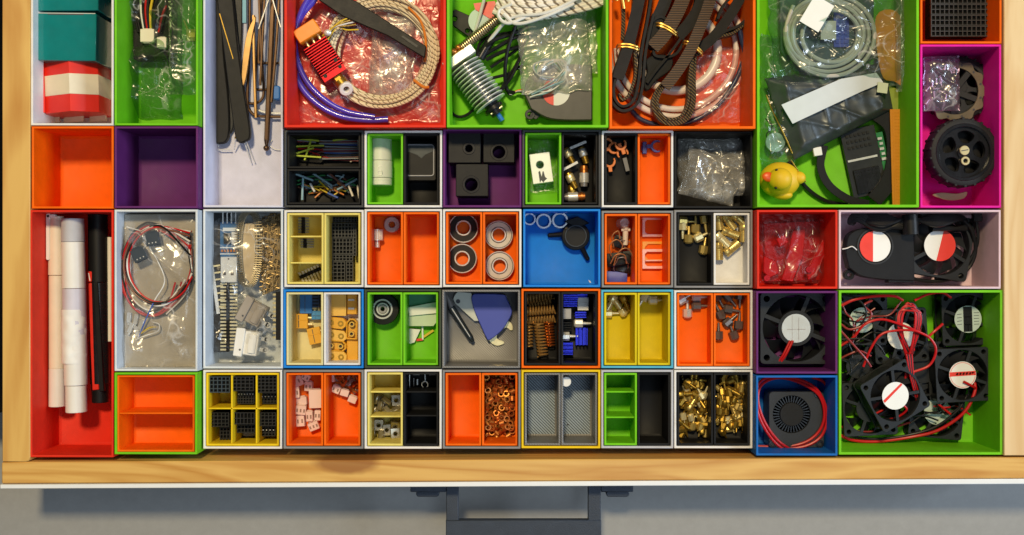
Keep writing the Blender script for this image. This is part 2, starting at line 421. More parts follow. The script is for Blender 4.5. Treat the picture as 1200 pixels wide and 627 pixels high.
pair('white box around two pale yellow trays of pin headers', (333, 246, 426, 336.5), WHITE,
     'pale yellow tray with three compartments of pin strips', PALEY, 'pale yellow tray filled with black header sockets', PALEY, ha=(277, 308))
pair('white box around two orange trays, one empty', (427, 245, 518, 337), WHITE,
     'orange tray holding a small pulley and a washer', ORANGE, 'empty orange tray beside the pulley tray', ORANGE)
pair('white box around two orange trays of ball bearings', (519, 245, 611, 336.5), WHITE,
     'orange tray holding two black sealed bearings', ORANGE, 'orange tray holding two steel shielded bearings', ORANGE, xm=565.5)
tbox('storage_box', 'bright blue box holding three rings and a black knob', 613, 245, 703.5, 336.5, BLUE)
pair('grey box around two orange trays of clips and frames', (705, 247, 789, 337), MGREY,
     'orange tray holding binder clips', ORANGE, 'orange tray holding thin rectangular frames', ORANGE)
pair('grey box around a black tray and a white tray of nozzles', (790, 246, 882, 337.5), MGREY,
     'black tray with a few brass nozzles at its top', BLACK, 'white tray with stubby brass nozzles at its top', WHITE, z0=-33)
pair('blue box around two cream trays of connectors', (332, 339, 426, 431.5), BLUE,
     'cream tray holding blue and orange wire connectors', CREAM, 'white tray packed with orange plug connectors', WHITE)
pair('dark olive box around two green trays', (427, 339, 517, 431.5), DGREEN,
     'green tray holding a black rubber wheel', LIME, 'green tray holding cut paper and blades', LIME)
tbox('storage_box', 'grey box holding a multi tool and a blue scraper', 518, 339.5, 609.5, 431.5, GREY)
pair('orange box around two black trays of springs and heatsinks', (611, 338.5, 703.5, 431.5), ORANGE,
     'black tray holding copper coil springs', BLACK, 'black tray holding small blue heatsinks', BLACK)
pair('sky blue box around two mustard yellow trays', (704.5, 339.5, 789, 431.5), SKY,
     'mustard tray holding four pale brass nozzles', OLIVE, 'mustard tray holding two silver nozzles', OLIVE)
pair('white box around two orange trays of grey nozzles', (790, 340, 882, 432.5), WHITE,
     'orange tray holding four steel nozzles', ORANGE, 'orange tray holding nine dark grey nozzles', ORANGE, z0=-33)
tbox('storage_box', 'white box around a yellow six compartment tray', 238, 433.5, 330.5, 526, WHITE)
tray('yellow tray with six compartments of black connectors', 241.6, 437, 327, 522.5, YELLOW, hdiv=(479,), vdiv=(271, 300), dz=2)
pair('mid grey box around two orange trays of white plug housings', (332, 433.5, 426, 526), MGREY,
     'orange tray holding a spill of white plug housings', ORANGE, 'orange tray with pins and housings at its top', ORANGE)
pair('white box around a yellow and a black three compartment tray', (427, 433, 517.5, 526), WHITE,
     'pale yellow tray with compartments of slot nuts', PALEY, 'black three compartment tray with a few small pins', BLACK, ha=(460, 489), hb=(460, 488))
pair('mid grey box around an empty tray and a tray of copper inserts', (518.5, 433.5, 610, 526), MGREY,
     'empty orange tray beside the copper inserts', ORANGE, 'orange tray heaped with copper ring inserts', ORANGE)
pair('yellow box around two grey trays', (611, 433.5, 703.5, 525.5), YELLOW,
     'empty glossy grey tray on the left of the yellow box', GREY, 'glossy grey tray with a white disc', GREY)
pair('light grey box around a green and a black tray', (704.5, 433.5, 789, 525.5), LGREY,
     'empty green tray with three compartments', LIME, 'empty black tray beside the green compartments', BLACK, ha=(460, 490))
pair('white box around two black trays heaped with brass nozzles', (790, 433.5, 882, 525.5), WHITE,
     'left black tray heaped with brass nozzles', BLACK, 'right black tray heaped with brass nozzles', BLACK, z0=-42)
tray('orange tray with two shelves inside the lime box', 137, 439.5, 228, 529.5, ORANGE, zr=13, z0=-40, hdiv=(484.5,), dz=1)

# ------------------------------------------------------------------ drawer, floor, cabinet
PINE = wood_mat('pine', (.68, .41, .115), (.50, .235, .045), 'X', 1.3, knot=(-.128, -.1515, 0))
PINEV = wood_mat('pine left', (.68, .42, .12), (.50, .24, .05), 'Y', 4.1)
PINER = wood_mat('pine right', (.72, .53, .29), (.62, .40, .18), 'Y', 8.2)
PLY = mat('plywood underside', (.45, .31, .15), .6)
LAMI = mat('white laminate', (.78, .80, .82), .35, var=.03)
HNDL = mat('dark blue grey cast metal', (.042, .054, .078), .5, .35, var=.15, bump=.8, bscale=1400)
dr = Th('drawer', 'open pine drawer with white front and dark pull handle', 'drawer', 600, 313.5, FLOOR - 8)
k8 = 1 / F(FLOOR - 8); ztop = (TALL + 2 - FLOOR + 8) * k8
def dp(px, py, z=TALL + 2):       # photo pixel at height z -> the drawer's own units
    f = F(z) * k8; return ((px - 600) * f, (py - 313.5) * f)
def dbox(x0, y0, x1, y1, z0=0, z1=None):
    g = G(); a = dp(x0, y0); b = dp(x1, y1); g.box(a[0], a[1], z0, b[0], b[1], ztop if z1 is None else z1); return g
g = G(); pts = [dp(*p) for p in ((2.5, -70), (35, -70), (35, 536), (33.5, 540), (30, 541.3), (2.5, 541.3))]
g.prism(pts, 0, ztop); dr.part('side_panel', g, PINEV, bev=.8)
dr.part('side_panel', dbox(1176.5, -70, 1245, 534), PINER, bev=.8)
g = G(); g.prism([dp(*p) for p in ((1.5, 541.6), (34.9, 541.4), (1245, 536), (1245, 560.6), (1.5, 567.2))], 0, ztop - .4); dr.part('front_rail', g, PINE, bev=1.2)
g = G(); g.prism([dp(*p) for p in ((0, 567.6), (1245, 561), (1245, 567), (0, 573))], -26, ztop + .3); dr.part('front_facing', g, LAMI, bev=.7)
dr.part('bottom_panel', dbox(20, -70, 1230, 555, -4, 4), PLY)
hz = -18
def hp(px, py): f = F(hz) * k8; return ((px - 600) * f, (py - 313.5) * f)
zz = (hz - FLOOR + 8) * k8
g = G(); g.box(*hp(523, 568), zz - 7, *hp(537.5, 640), zz + 2); g.box(*hp(689, 568), zz - 7, *hp(704, 640), zz + 2)
g.box(*hp(522.6, 609), zz - 8, *hp(704.4, 634), zz + 3)
h = dr.part('handle', g, HNDL, bev=.8)
for x0, x1, s in ((481, 523, -1), (704, 742, 1)):
    g = G(); g.box(*hp(x0, 566), zz - 6, *hp(x1, 576.5), zz + 1.5)
    c = hp((x0 + x1) / 2 + s * 1, 577)
    g.prism(rrect(c[0] - 13, c[1] - 2, c[0] + 13, c[1] + 5.5, 3.4), zz - 14, zz - 1)
    dr.part('bracket', g, HNDL, parent=h, bev=.9)

m, nt, p = base_mat('grey vinyl floor'); L = nt.links.new
tc = nd(nt, 'ShaderNodeTexCoord')
n1 = nd(nt, 'ShaderNodeTexNoise', i_Scale=2.5, i_Detail=5.0); n2 = nd(nt, 'ShaderNodeTexNoise', i_Scale=90.0, i_Detail=6.0, i_Roughness=.75)
L(tc.outputs['Object'], n1.inputs['Vector']); L(tc.outputs['Object'], n2.inputs['Vector'])
mx = nd(nt, 'ShaderNodeMixRGB', blend_type='MIX', i_Fac=.55); L(n1.outputs['Fac'], mx.inputs['Color1']); L(n2.outputs['Fac'], mx.inputs['Color2'])
rp = nd(nt, 'ShaderNodeValToRGB'); rp.color_ramp.elements[0].position = .3; rp.color_ramp.elements[1].position = .72
rp.color_ramp.elements[0].color = (.24, .24, .235, 1); rp.color_ramp.elements[1].color = (.31, .31, .305, 1)
L(mx.outputs['Color'], rp.inputs['Fac']); L(rp.outputs['Color'], p.inputs['Base Color']); p.inputs['Roughness'].default_value = .55
VINYL = m
zf = -96
g = G(); g.box(-2600, -2200, -10, 2600, 2200, 0)
fl = solo('floor', None, None, 600, 313.5, zf, g, VINYL); fl.o['kind'] = 'structure'
DARKM = mat('dark cabinet board', (.04, .04, .042), .6)
g = G(); g.box(-60, -420, -92, -1.2, 170, 8)
solo('cabinet_side', 'dark cabinet side board along the drawer edge on the left', 'cabinet', 2, 313.5, 0, g, DARKM)
# ------------------------------------------------------------------ materials for the contents
ZT, ZB = FLOOR + 2.4, FLOOR + .2
BRASS = mat('brass', (.45, .28, .045), .38, .85, var=.15, dirt=.4)
PBRASS = mat('pale brass', (.88, .76, .42), .28, .5, var=.1)
COPPER = mat('copper', (.60, .21, .05), .36, .8, var=.2, dirt=.4)
STEEL = mat('steel', (.72, .72, .70), .28, .45, var=.1)
DSTEEL = mat('dark steel', (.36, .34, .33), .35, .45, var=.15)
SILVER = mat('bright metal', (.84, .84, .82), .25, .45, var=.06)
BRONZE = mat('bronze tool steel', (.115, .065, .036), .3, .75, var=.2)
GOLDR = mat('golden rod', (.52, .31, .12), .32, .8, var=.1)
RUBBER = mat('black rubber', (.014, .014, .015), .6, spec=.3, var=.2, bump=.4)
BLK = mat('black plastic', (.008, .008, .009), .45, spec=.22, var=.2, bump=.15)
BLKS = mat('glossy black plastic', (.010, .010, .012), .25, spec=.4, var=.2)
CHAR = mat('charcoal plastic', (.026, .028, .031), .45, spec=.35, var=.15, bump=.2)
GRAPH = mat('graphite plastic', (.013, .013, .013), .5, spec=.25, var=.15, bump=.2)
WHT = mat('white plastic', (.78, .77, .74), .4, var=.04)
PINKW = mat('ivory plastic', (.80, .73, .60), .42, var=.05)
TEAL = mat('glossy teal card', (.003, .19, .185), .16, var=.12, coat=.6, bump=.08, bscale=60)
TEALD = mat('teal card edge', (.55, .60, .56), .5)
REDC = mat('red card', (.72, .025, .012), .35, var=.06)
CREAMC = mat('cream card band', (.76, .68, .52), .4, var=.06)
PAPER = mat('white paper', (.80, .80, .78), .6, var=.03, bump=.2)
LABELP = mat('pale grey label', (.58, .62, .66), .5, var=.05)
REDP = mat('red sticker ink', (.78, .04, .02), .4)
INK = mat('dark ink', (.05, .05, .06), .5)
WRED = mat('red wire insulation', (.50, .008, .010), .36, spec=.3, var=.1)
WBLK = mat('black wire insulation', (.010, .010, .011), .4, spec=.25, var=.2)
WDARK = mat('dark red wire insulation', (.25, .02, .02), .35)
WWHT = mat('white wire insulation', (.74, .73, .70), .4)
WYEL = mat('yellow wire insulation', (.72, .50, .02), .4)
WLIM = mat('yellow green wire insulation', (.52, .62, .04), .4)
WGRN = mat('green wire insulation', (.05, .32, .10), .4)
WBLU = mat('blue wire insulation', (.05, .12, .45), .4)
WSKY = mat('pale blue wire insulation', (.30, .48, .56), .4)
WGRY = mat('grey wire insulation', (.26, .28, .30), .4)
WORA = mat('orange wire insulation', (.80, .26, .03), .4)
WBRN = mat('brown wire insulation', (.20, .07, .04), .4)
VIOLET = mat('violet blue tube', (.075, .055, .55), .25, var=.1, coat=.3)
NAVY = mat('navy tube', (.022, .035, .09), .3, var=.1)
MILKY = mat('milky translucent tube', (.78, .68, .62), .3, var=.06)
BEIGE = mat('beige grey cable', (.46, .43, .38), .4, var=.06)
BRAID = stripe_mat('cream braided cable', (.20, .13, .07), (.80, .69, .47), 150, 'DIAGONAL', .6, duty=.10, bump=.5, dist=2)
WBRAID = stripe_mat('white braided cable', (.20, .15, .10), (.80, .74, .64), 80, 'DIAGONAL', .6, duty=.18, bump=.5, dist=2)
RIBBED = stripe_mat('brown ribbed belt', (.10, .055, .025), (.035, .024, .014), 170, 'Y', .5, duty=.5, bump=.8)
TEETH = stripe_mat('black toothed belt', (.012, .012, .012), (.15, .10, .035), 230, 'DIAGONAL', .45, duty=.62, bump=1)
BELTB = mat('black belt fabric', (.012, .012, .012), .65, spec=.25, var=.2, bump=.4, bscale=2500)
GOLDTIE = mat('gold twist tie', (.85, .55, .12), .35, .8)
REDAN = mat('red anodised aluminium', (.42, .010, .016), .3, .75, var=.08)
BLUEAN = mat('blue anodised aluminium', (.02, .035, .75), .35, .5, var=.1)
ORAN = mat('orange silicone', (.85, .26, .015), .4, var=.06)
XT = mat('orange connector plastic', (.78, .40, .025), .4, var=.06)
XTL = mat('light orange connector plastic', (.82, .50, .085), .42, var=.06)
XBLUE = mat('blue connector plastic', (.02, .17, .55), .4, var=.06)
PCB = mat('blue circuit board', (.02, .12, .30), .35, var=.2)
PCBG = mat('green circuit board', (.02, .20, .06), .35, var=.2)
PCBK = mat('black circuit board', (.010, .012, .012), .35, var=.3)
DUCKY = mat('yellow rubber', (.68, .42, .012), .5, spec=.35, var=.03)
BEAK = mat('orange red beak', (.80, .09, .012), .38)
FLEXO = mat('amber flex ribbon', (.62, .23, .012), .3, var=.1, coat=.4)
SCRAP = mat('blue plastic scraper', (.055, .085, .50), .42, var=.04)
FOAM = mat('black foam', (.016, .017, .02), .8, bump=.8)
TAN = mat('tan card', (.60, .47, .29), .6, var=.08)
GREYP = mat('warm grey plastic', (.34, .30, .26), .45, var=.06)
CLEARP = film_mat('clear rigid plastic', (.96, .9, .86), .10, .16, .2, .4)
FILM = film_mat('clear bag film', (.985, .985, .975), .022, .010, .09, .34)
FILMG = film_mat('greenish bag film', (.66, .78, .62), .025, .015, .10, .36)
FILMT = film_mat('teal tinted bag film', (.74, .84, .80), .03, .02, .10, .36)
FILMB = film_mat('cloudy bag film', (.90, .88, .84), .06, .16, .09, .5)
FILMC = film_mat('slightly cloudy bag film', (.97, .96, .94), .05, .06, .10, .42)
FILMD = film_mat('smoky bag film', (.62, .66, .68), .05, .05, .16, .4)
FILMH = film_mat('hazy bag film', (.94, .92, .87), .04, .05, .11, .46)
FILMR = film_mat('red bag film', (.97, .80, .78), .04, .03, .10, .45)
FILMV = film_mat('violet tinted bag film', (.85, .72, .92), .05, .05, .1, .5)

def crease(x, y, seed, sc):
    v = Vector((x / sc + seed * 7.3, y / sc + seed * 3.1, seed))
    d, _ = noise.voronoi(v + noise.noise_vector(v * .7) * .35)
    out = (d[1] - d[0]) * .22
    for q, wt in ((seed * 1.3, .55), (seed * 2.9 + 1.1, .4)):      # long soft folds in two directions
        a = x * math.cos(q) + y * math.sin(q); b = -x * math.sin(q) + y * math.cos(q)
        r = 1 - abs(noise.noise((a / sc * .30 + seed, b / sc * 1.25, seed + wt)) * 1.6)
        out += wt * max(0, r) ** 3
    return out
def bag(name, label, x0, y0, x1, y1, z, h, seed, m=None, rot=0, amp=3.0, sc=16, zip_=True, wob=1.5, group='clear plastic bags', edge=.18, cat='plastic bag'):
    """closed pillow of crumpled film lying on what is at height z; h = its loft"""
    cx, cy = (x0 + x1) / 2, (y0 + y1) / 2; w, l = x1 - x0, y1 - y0
    t = Th(name, label, cat, cx, cy, z, group, (0, 0, rot))
    nx, ny = max(8, int(w / 1.7)), max(8, int(l / 1.7)); g = G(); co = []; fs = []
    for j in range(ny + 1):
        for i in range(nx + 1):
            u, v = i / nx, j / ny
            x = -w / 2 + w * u; y = -l / 2 + l * v
            e = min(1, min(u, 1 - u) / edge) * min(1, min(v, 1 - v) / edge); e = math.sin(e * math.pi / 2)
            wx = wob * noise.noise((x * .07 + seed, y * .07, 1)); wy = wob * noise.noise((x * .07, y * .07 + seed, 4))
            zz = .4 + h * e * (.65 + .5 * noise.noise((x / 30 + seed, y / 30, 2))) + amp * crease(x, y, seed, sc) * (.25 + .75 * e)
            co.append((x + wx, y + wy, zz))
    n = len(co)
    for j in range(ny + 1):
        for i in range(nx + 1):
            c = co[j * (nx + 1) + i]; b = 0 < i < nx and 0 < j < ny
            co.append((c[0], c[1], .15 if b else c[2] - .12))
    for j in range(ny):
        for i in range(nx):
            a = j * (nx + 1) + i; fs.append((a, a + 1, a + nx + 2, a + nx + 1)); b = a + n; fs.append((b, b + nx + 1, b + nx + 2, b + 1))
    g.add(co, fs)
    rim = [(i, i + 1) for i in range(nx)] + [(ny * (nx + 1) + i + 1, ny * (nx + 1) + i) for i in range(nx)]
    rim += [((j + 1) * (nx + 1), j * (nx + 1)) for j in range(ny)] + [(j * (nx + 1) + nx, (j + 1) * (nx + 1) + nx) for j in range(ny)]
    g2 = len(g.f)
    for a, b in rim: g.f.append([a, a + n, b + n, b]); g.mi.append(0)
    t.part('film', g, m or FILM, angle=60)
    if zip_:
        q = G(); yy = -l / 2 + l * .09
        pts = []
        for i in range(nx + 1):
            k_ = int(ny * .09) * (nx + 1) + i; pts.append((co[k_][0], co[k_][1], co[k_][2] + .5))
        q.tube(pts, .45, n=5, raw=True); q.tube([(p[0], p[1] + 1.8, p[2]) for p in pts], .35, n=5, raw=True)
        t.part('zip_seal', q, m or FILM)
    return t
def cord(name, label, cat, pts, r, m, z, group=None, n=8, k=8, closed=False):
    """one loose wire / tube; pts traced, z relative to base"""
    x, y = pts[0][0], pts[0][1]
    g = G(x, y, 0); g.tube(pts, r, n=n, k=k, closed=closed)
    return solo(name, label, cat, x, y, z, g, m, group)

# ------------------------------------------------------------------ 1 white box: cartons
def carton(label, x0, y0, x1, y1, zt, rot):
    cx, cy = (x0 + x1) / 2, (y0 + y1) / 2; f = F(zt) / F(ZB); h = (zt - ZB) / F(ZB)
    t = Th('carton', label, 'carton', 600 + (cx - 600) * f, 313.5 + (cy - 313.5) * f, ZB, 'glossy teal cartons', (0, 0, rot))
    w, l = (x1 - x0) / 2 * f, (y1 - y0) / 2 * f
    g = G(); g.box(-w, -l, 0, w, l, h); t.part('carton_body', g, TEAL, bev=.8)
    g = G(); g.box(-w + 1, -l - .35, h - 1.2, w - 1, -l + .5, h + .35); t.part('lid_edge', g, TEALD)
    g = G(); g.box(-w * .55, -l + .6, h - .3, w * .6, -l + 1.8, h + .25); t.part('tuck_slot', g, INK)
    return t
carton('glossy teal carton lying nearest the red and white carton', 39.5, 15.5, 112.5, 71, 2, -.6)
carton('glossy teal carton at the top edge behind the other teal one', 40.5, -47, 115, 12.5, 2, .5)
t = Th('carton', 'folded red carton with a cream band across it', 'carton', 92, 109, ZB, None, (0, 0, 2))
for nm, mm, a, b in (('carton_body', REDC, -32, 30), ('band', CREAMC, -12.5, 10.5)):
    g = G(); e = .5 if nm == 'band' else 0
    prof = [(-41 - e, 0), (-41 - e, 36 + e), (-21, 39 + e), (-20, 44 + e), (13, 57 + e), (40 + e, 43 + e), (40 + e, 0)]
    g.extr_y(prof, a, b); t.part(nm, g, mm, bev=.4)
g = G(); g.box(-22.6, -31, 36, -20, 29, 46); t.part('side_flap', g, REDC, bev=.4)
g = G()
for x0, x1 in ((-38, -16), (-14, 12), (16, 38)): g.extr_y([(x0, 8), (x1, 16), (x1, 19), (x0, 11)], 29.5, 36)
t.part('torn_flap', g, CREAMC)
# ------------------------------------------------------------------ 2 green box
t = Th('wire_bundle', 'dark wire bundle with two ivory plug ends in the first green box', 'wire bundle', 190, 20, ZB)
for i, (mm, dx) in enumerate(((WBLK, -9), (WBLK, -5), (WRED, -2), (WBLK, 0), (WYEL, 2.5), (WWHT, -7), (WBLK, 6), (WRED, 13), (WBLK, 15), (WBLK, 10), (WBLK, -13), (WBLK, -16))):
    g = t.g(); g.tube([(186 + dx * 1.5, -40, 20), (184 + dx * 1.7, -5, 26 - abs(dx)), (183 + dx * 1.2, 20, 30 - abs(dx) * .6), (184 + dx * .8, 44, 26)], 1.5); t.part('wire', g, mm)
for x, y, w, h in ((182.5, 48, 8, 7.5), (199, 56, 5.5, 6)):
    g = t.g(); g.box(x - w, y - h, 22, x + w, y + h, 30); g.box(x - w * .7, y - h - 1, 23, x + w * .7, y + h + 1, 28.5); t.part('plug', g, PINKW, bev=.6)
g = G(); g.prism(rrect(-26, -50, 34, 40, 6), 0, 20)
solo('pouch', 'black pouch under the plug ends in the first green box', 'pouch', 174, 33, ZB, g, BLKS, bev=3)
bag('clear_bag', 'clear bag over green floor with two plug ends inside', 146, -30, 214, 140, ZB, 36, 3, FILMG, amp=7, sc=22)
t = bag('clear_bag', 'narrow wavy clear bag along the right wall of the first green box', 198, -30, 231, 111, ZB + 44, 12, 5, FILMG, amp=3, sc=18, zip_=False)
g = G(); g.box(-4.5, -7, 0, 6, 7, 4); g.box(-2, -3, 3.6, 6, 3, 4.6); g.rod((-8, -18, 2), (-3, -6, 2), 1)
solo('connector', 'yellowish plug inside the narrow bag', 'connector', 224, 42, ZB + 40, g, PALEY, bev=.4)
# ------------------------------------------------------------------ 3 tools
TG = 'tools in the long lavender box'
def flat_tool(name, label, cat, pts, z, th, m, parts=()):
    x = sum(p[0] for p in pts) / len(pts); y = max(p[1] for p in pts)
    t = Th(name, label, cat, x, y, z, TG)
    g = t.g(); g.prism([(p[0], p[1]) for p in crv(pts, 4, True)], 0, th); t.part('handle', g, m, bev=1.2)
    return t
t = flat_tool('precision_tweezers', 'black flat tool nearest the left wall of the lavender box', 'tweezers', [(242, -30), (259, -30), (264, 60), (270, 120), (270, 160), (261, 169), (251, 162), (249, 110), (244, 50)], ZB + 4, 9, GRAPH)
g = t.g(); g.tube([(250, 140, 4), (252, 165, 3), (254, 175, 2), (272, 176, 2)], .8); g.tube([(254, 150, 4), (257, 172, 2)], .7); t.part('tip', g, SILVER)
t = flat_tool('precision_tweezers', 'black slanted tool with two thin needle tips', 'tweezers', [(254, -30), (270, -30), (281, 60), (288, 110), (295, 156), (290, 166), (279, 165), (273, 130), (264, 60)], ZB + 12, 8, GRAPH)
g = t.g(); g.rod((285, 160, 3), (293, 191, -8), 1.1, .6); g.rod((287, 160, 4), (297, 190, -8), 1.0, .5); g.rod((277, 163, 3), (273, 175, -6), .9, .6); t.part('tip', g, SILVER)
g = t.g(); g.prism([(259, 18), (260, 17.6), (275.6, 70), (275, 71)], 7.8, 8.2); t.part('blade_edge', g, BRASS)
t = flat_tool('precision_tweezers', 'dark tool lying under the two black handles', 'tweezers', [(266, -30), (284, -30), (284, 60), (276, 120), (275, 150), (268, 158), (265, 140), (264, 60)], ZB + 1, 6, CHAR)
g = t.g(); g.sph(278, 162, 3, 2.4); t.part('pivot', g, BRASS)
g = G(291, 60); g.prism([(p[0], p[1]) for p in crv([(299, 20), (300, 26), (296, 45), (289, 92), (284, 100), (285, 70), (290, 40)], 4, True)], 0, 3)
solo('bamboo_stick', 'golden curved blade between black tools and hex keys', 'blade', 291, 60, ZB + 16, g, GOLDR, TG, bev=.5)
g = G(320, -10, 0); g.rod((321.5, -30, 0), (312.5, 164, 0), 3.4, 3.2, 6); g.rod((312.5, 164, 0), (312.3, 170, 0), 3.2, 2); g.sph(312.2, 173.5, 0, 3.6)
solo('hex_driver', 'thick bronze hex key with ball end', 'hex key', 320, -10, ZB + 10, g, BRONZE, TG)
def lkey(label, pts, r, m, z):
    g = G(pts[0][0], pts[0][1], 0); g.tube([(p[0], p[1], 0) for p in pts], r, n=6, k=6)
    solo('hex_key', label, 'hex key', pts[0][0], pts[0][1], z, g, m, TG)
lkey('golden straight rod between the bronze hex keys', [(297, 18), (298, 80), (300, 138)], 1.9, GOLDR, ZB + 14)
lkey('hex key bent at the bottom towards the right wall', [(293, -20), (292, 60), (290, 118), (294, 131), (303, 136), (331, 137)], 1.7, BRONZE, ZB + 8)
lkey('thin hex key with a hooked end facing left', [(303, -20), (306, 60), (309, 105), (306, 117), (298, 121), (288, 121)], 1.6, BRONZE, ZB + 5)
lkey('hex key whose short arm crosses at mid height', [(327, 74), (312, 74), (305, 73), (303, 66), (306, -10)], 1.5, BRONZE, ZB + 3)
lkey('hex key whose short arm crosses below the golden rod', [(326, 105), (306, 105), (300, 104), (299, 96), (308, -15)], 1.4, BRONZE, ZB + 2)
lkey('long thin bronze rod nearest the red box', [(328, -20), (324, 50), (318, 120)], 1.7, BRONZE, ZB + 13)
lkey('dark shiny rod leaning beside the thick hex key', [(311, -20), (308, 40), (305, 100)], 1.6, BRONZE, ZB + 18)
lkey('silver needle slanting left from the top of the lavender box', [(318, -10), (312, 8), (303, 34)], .8, SILVER, ZB + 24)
lkey('silver needle slanting right from the top of the lavender box', [(317, -10), (322, 8), (329, 32)], .8, SILVER, ZB + 24)
lkey('silver rod bent along the bottom of the bronze keys', [(300, 128), (312, 132), (331, 133)], 1.3, SILVER, ZB + 6)
lkey('pale thin wire curling near the ball ended hex key', [(331, 176), (322, 175), (316, 170), (319, 164)], .7, SILVER, ZB + 2)
g = G(); g.prism(rrect(-3.8, -8, 3.8, 8, 2), 0, 10)
solo('plastic_stopper', 'bright blue cap against the right wall of the lavender box', 'stopper', 326, 110, ZB + 2, g, XBLUE, TG, bev=1)
g = G(); g.prism(rrect(-2.6, -22, 2.6, 22, 1), 0, 3)
solo('file_strip', 'steel blue strip at the top of the lavender box', 'strip', 287, 6, ZB + 18, g, mat('steel blue metal', (.10, .22, .32), .35, .6), TG, bev=.5)
# ------------------------------------------------------------------ 4 red box
t = bag('clear_bag', 'wide clear bag under the coil in the red box', 342, -20, 516, 144, ZB, 10, 11, FILMR, amp=9, sc=52, wob=2.5)
t = Th('bowden_tube', 'violet blue tube curving round the left of the red box', 'tube', 350, 90, ZB + 8)
g = t.g(); g.tube([(385, -22, 16), (372, 2, 15), (354, 24, 12), (345, 55, 7), (347, 86, 3), (358, 108, 2), (378, 126, 2), (402, 137, 2), (432, 141, 2), (455, 140, 1)], 3.9, n=10); t.part('tube_strand', g, VIOLET)
g = t.g(); g.tube([(372, -8, 19), (357, 17, 17), (348, 45, 11), (350, 72, 8), (362, 98, 7), (383, 119, 7), (408, 132, 6), (440, 138, 5)], 3.4, n=10); t.part('tube_strand', g, VIOLET)
t = Th('cable_coil', 'cream braided cable wound in a big ring in the red box', 'cable', 448, 64, ZB + 6)
for i in range(9):
    rr = 52 + i * 1.7 + rnd.uniform(-.8, .8); z = 3.5 + (i % 3) * 3.6 + rnd.uniform(-.6, .6); ph = rnd.random() * 6
    g = t.g(); pts = [(448 + rnd.uniform(-1, 1) + (rr + 2.2 * math.sin(2 * a + ph)) * math.cos(a), 63 + rr * .98 * math.sin(a), z + .8 * math.sin(3 * a + ph)) for a in [2 * math.pi * k / 18 for k in range(18)]]
    g.tube(pts, 2.1, n=8, k=5, closed=True); t.part('cable_strand', g, BRAID)
g = t.g(); g.tube([(480, 12, 14), (494, 28, 15), (500, 50, 15), (499, 75, 14)], 1.5); g.tube([(486, 96, 14), (497, 104, 13), (503, 104, 10)], 1.8); t.part('cable_end', g, WORA)
t = Th('hot_end', 'red finned heatsink with orange sleeve and white nozzle ring', 'heatsink', 384, 73, ZB + 16)
old = RZ(-33)
def hot(): 
    g = G(); g.M = old; return g
g = hot(); g.box(-11, -21, 3, 11, 21, 17)
for i in range(12): g.box(-15, -22 + i * 3.2, 0, 15, -20.6 + i * 3.2, 20)
g.box(-15, 15.5, 0, 15, 23, 20); t.part('heatsink_fins', g, REDAN, bev=.25)
g = hot(); g.box(-14.5, -47, 1, 14.5, -30, 20); t.part('silicone_sleeve', g, ORAN, bev=1.2)
for x in (-8, 0, 8):
    g = hot(); g.rod((x, -31, 10), (x, -20, 10), 1.6); t.part('screw', g, PBRASS)
for x, y in ((-10, 17), (10, 17), (10, 8)):
    g = hot(); g.cyl(x, y, 20, 20.4, 2.2); t.part('screw_hole', g, BLK)
g = hot(); g.rod((0, 22, 10), (1, 33, 10), 6.5, 6.5, 6); g.rod((0.5, 28, 10), (1.5, 36, 10), 7.5, 7); t.part('nozzle', g, BRASS)
g = hot(); o2 = g.M; g.M = o2 @ TR(1.5, 40, 12) @ RX(-40); g.ring(0, 0, -3, 3, 8, 3.4); t.part('nozzle_ring', g, WHT, bev=.6)
for i in range(6):
    g = t.g(); g.tube([(379 + i, 44 + i * 1.2, 8), (388 + i * 2, 38 - i, 12), (402 + i, 28 + i * 2, 14), (414 + i * 1.5, 22 + i * 3, 10)], .9); t.part('lead_wire', g, (WYEL, GOLDTIE, WWHT, GOLDTIE, WBLK, WYEL)[i])
g = t.g(); g.sph(386, 41, 12, 4.5, 4, 3); t.part('solder_joint', g, SILVER)
t = Th('cutter_knife', 'dark grey plastic knife lying diagonally across the coil', 'knife', 440, 33, ZB + 26)
g = t.g(); g.prism([(358, -10), (376, -16), (419, 3), (500, 55), (498, 69), (455, 43), (402, 20)], 0, 5); t.part('knife_body', g, GRAPH, bev=1)
g = t.g(); g.prism([(468, 43), (471, 40.5), (493, 55), (491, 59)], 4.8, 5.5); t.part('slot', g, BLK); 
g = t.g(); g.prism([(471, 44.3), (473, 43), (490, 54.5), (489, 57)], 5.4, 5.8); t.part('slot_insert', g, CHAR)
bag('clear_bag', 'small shiny clear sleeve lying inside the cable ring', 434, 18, 484, 118, ZB + 8, 8, 14, FILMB, amp=7, sc=30, rot=-3)
# ------------------------------------------------------------------ 5 green box with heatsink
def blower(name, label, x, y, z, sc, rot, sticker=None, cat='fan'):
    t = Th(name, label, cat, x, y, z, None, (0, 0, rot)); return t
t = Th('blower_fan', 'flat black blower fan with half red sticker under a clear bag', 'fan', 655, 118, ZB + 6)
g = t.g(); P = crv([(614, 112), (617, 96), (630, 82), (655, 78), (693, 79)], 5) + crv([(693, 143), (660, 143), (640, 140), (622, 130)], 5)
g.prism([(p[0], p[1]) for p in P], 0, 15); t.part('fan_case', g, mat('brown black plastic', (.045, .04, .036), .42, var=.1), bev=1.2)
g = t.g(); g.plate(circ(621, 135, 6), [circ(621, 135, 2.6, 14)], 2, 8); g.prism([(624, 128), (634, 136), (628, 141), (620, 138)], 2, 7); t.part('screw_ear', g, CHAR, bev=.5)
g = t.g(); g.prism(circ(651, 110, 16, 36), 15, 15.4); st = t.part('sticker', g, PAPER)
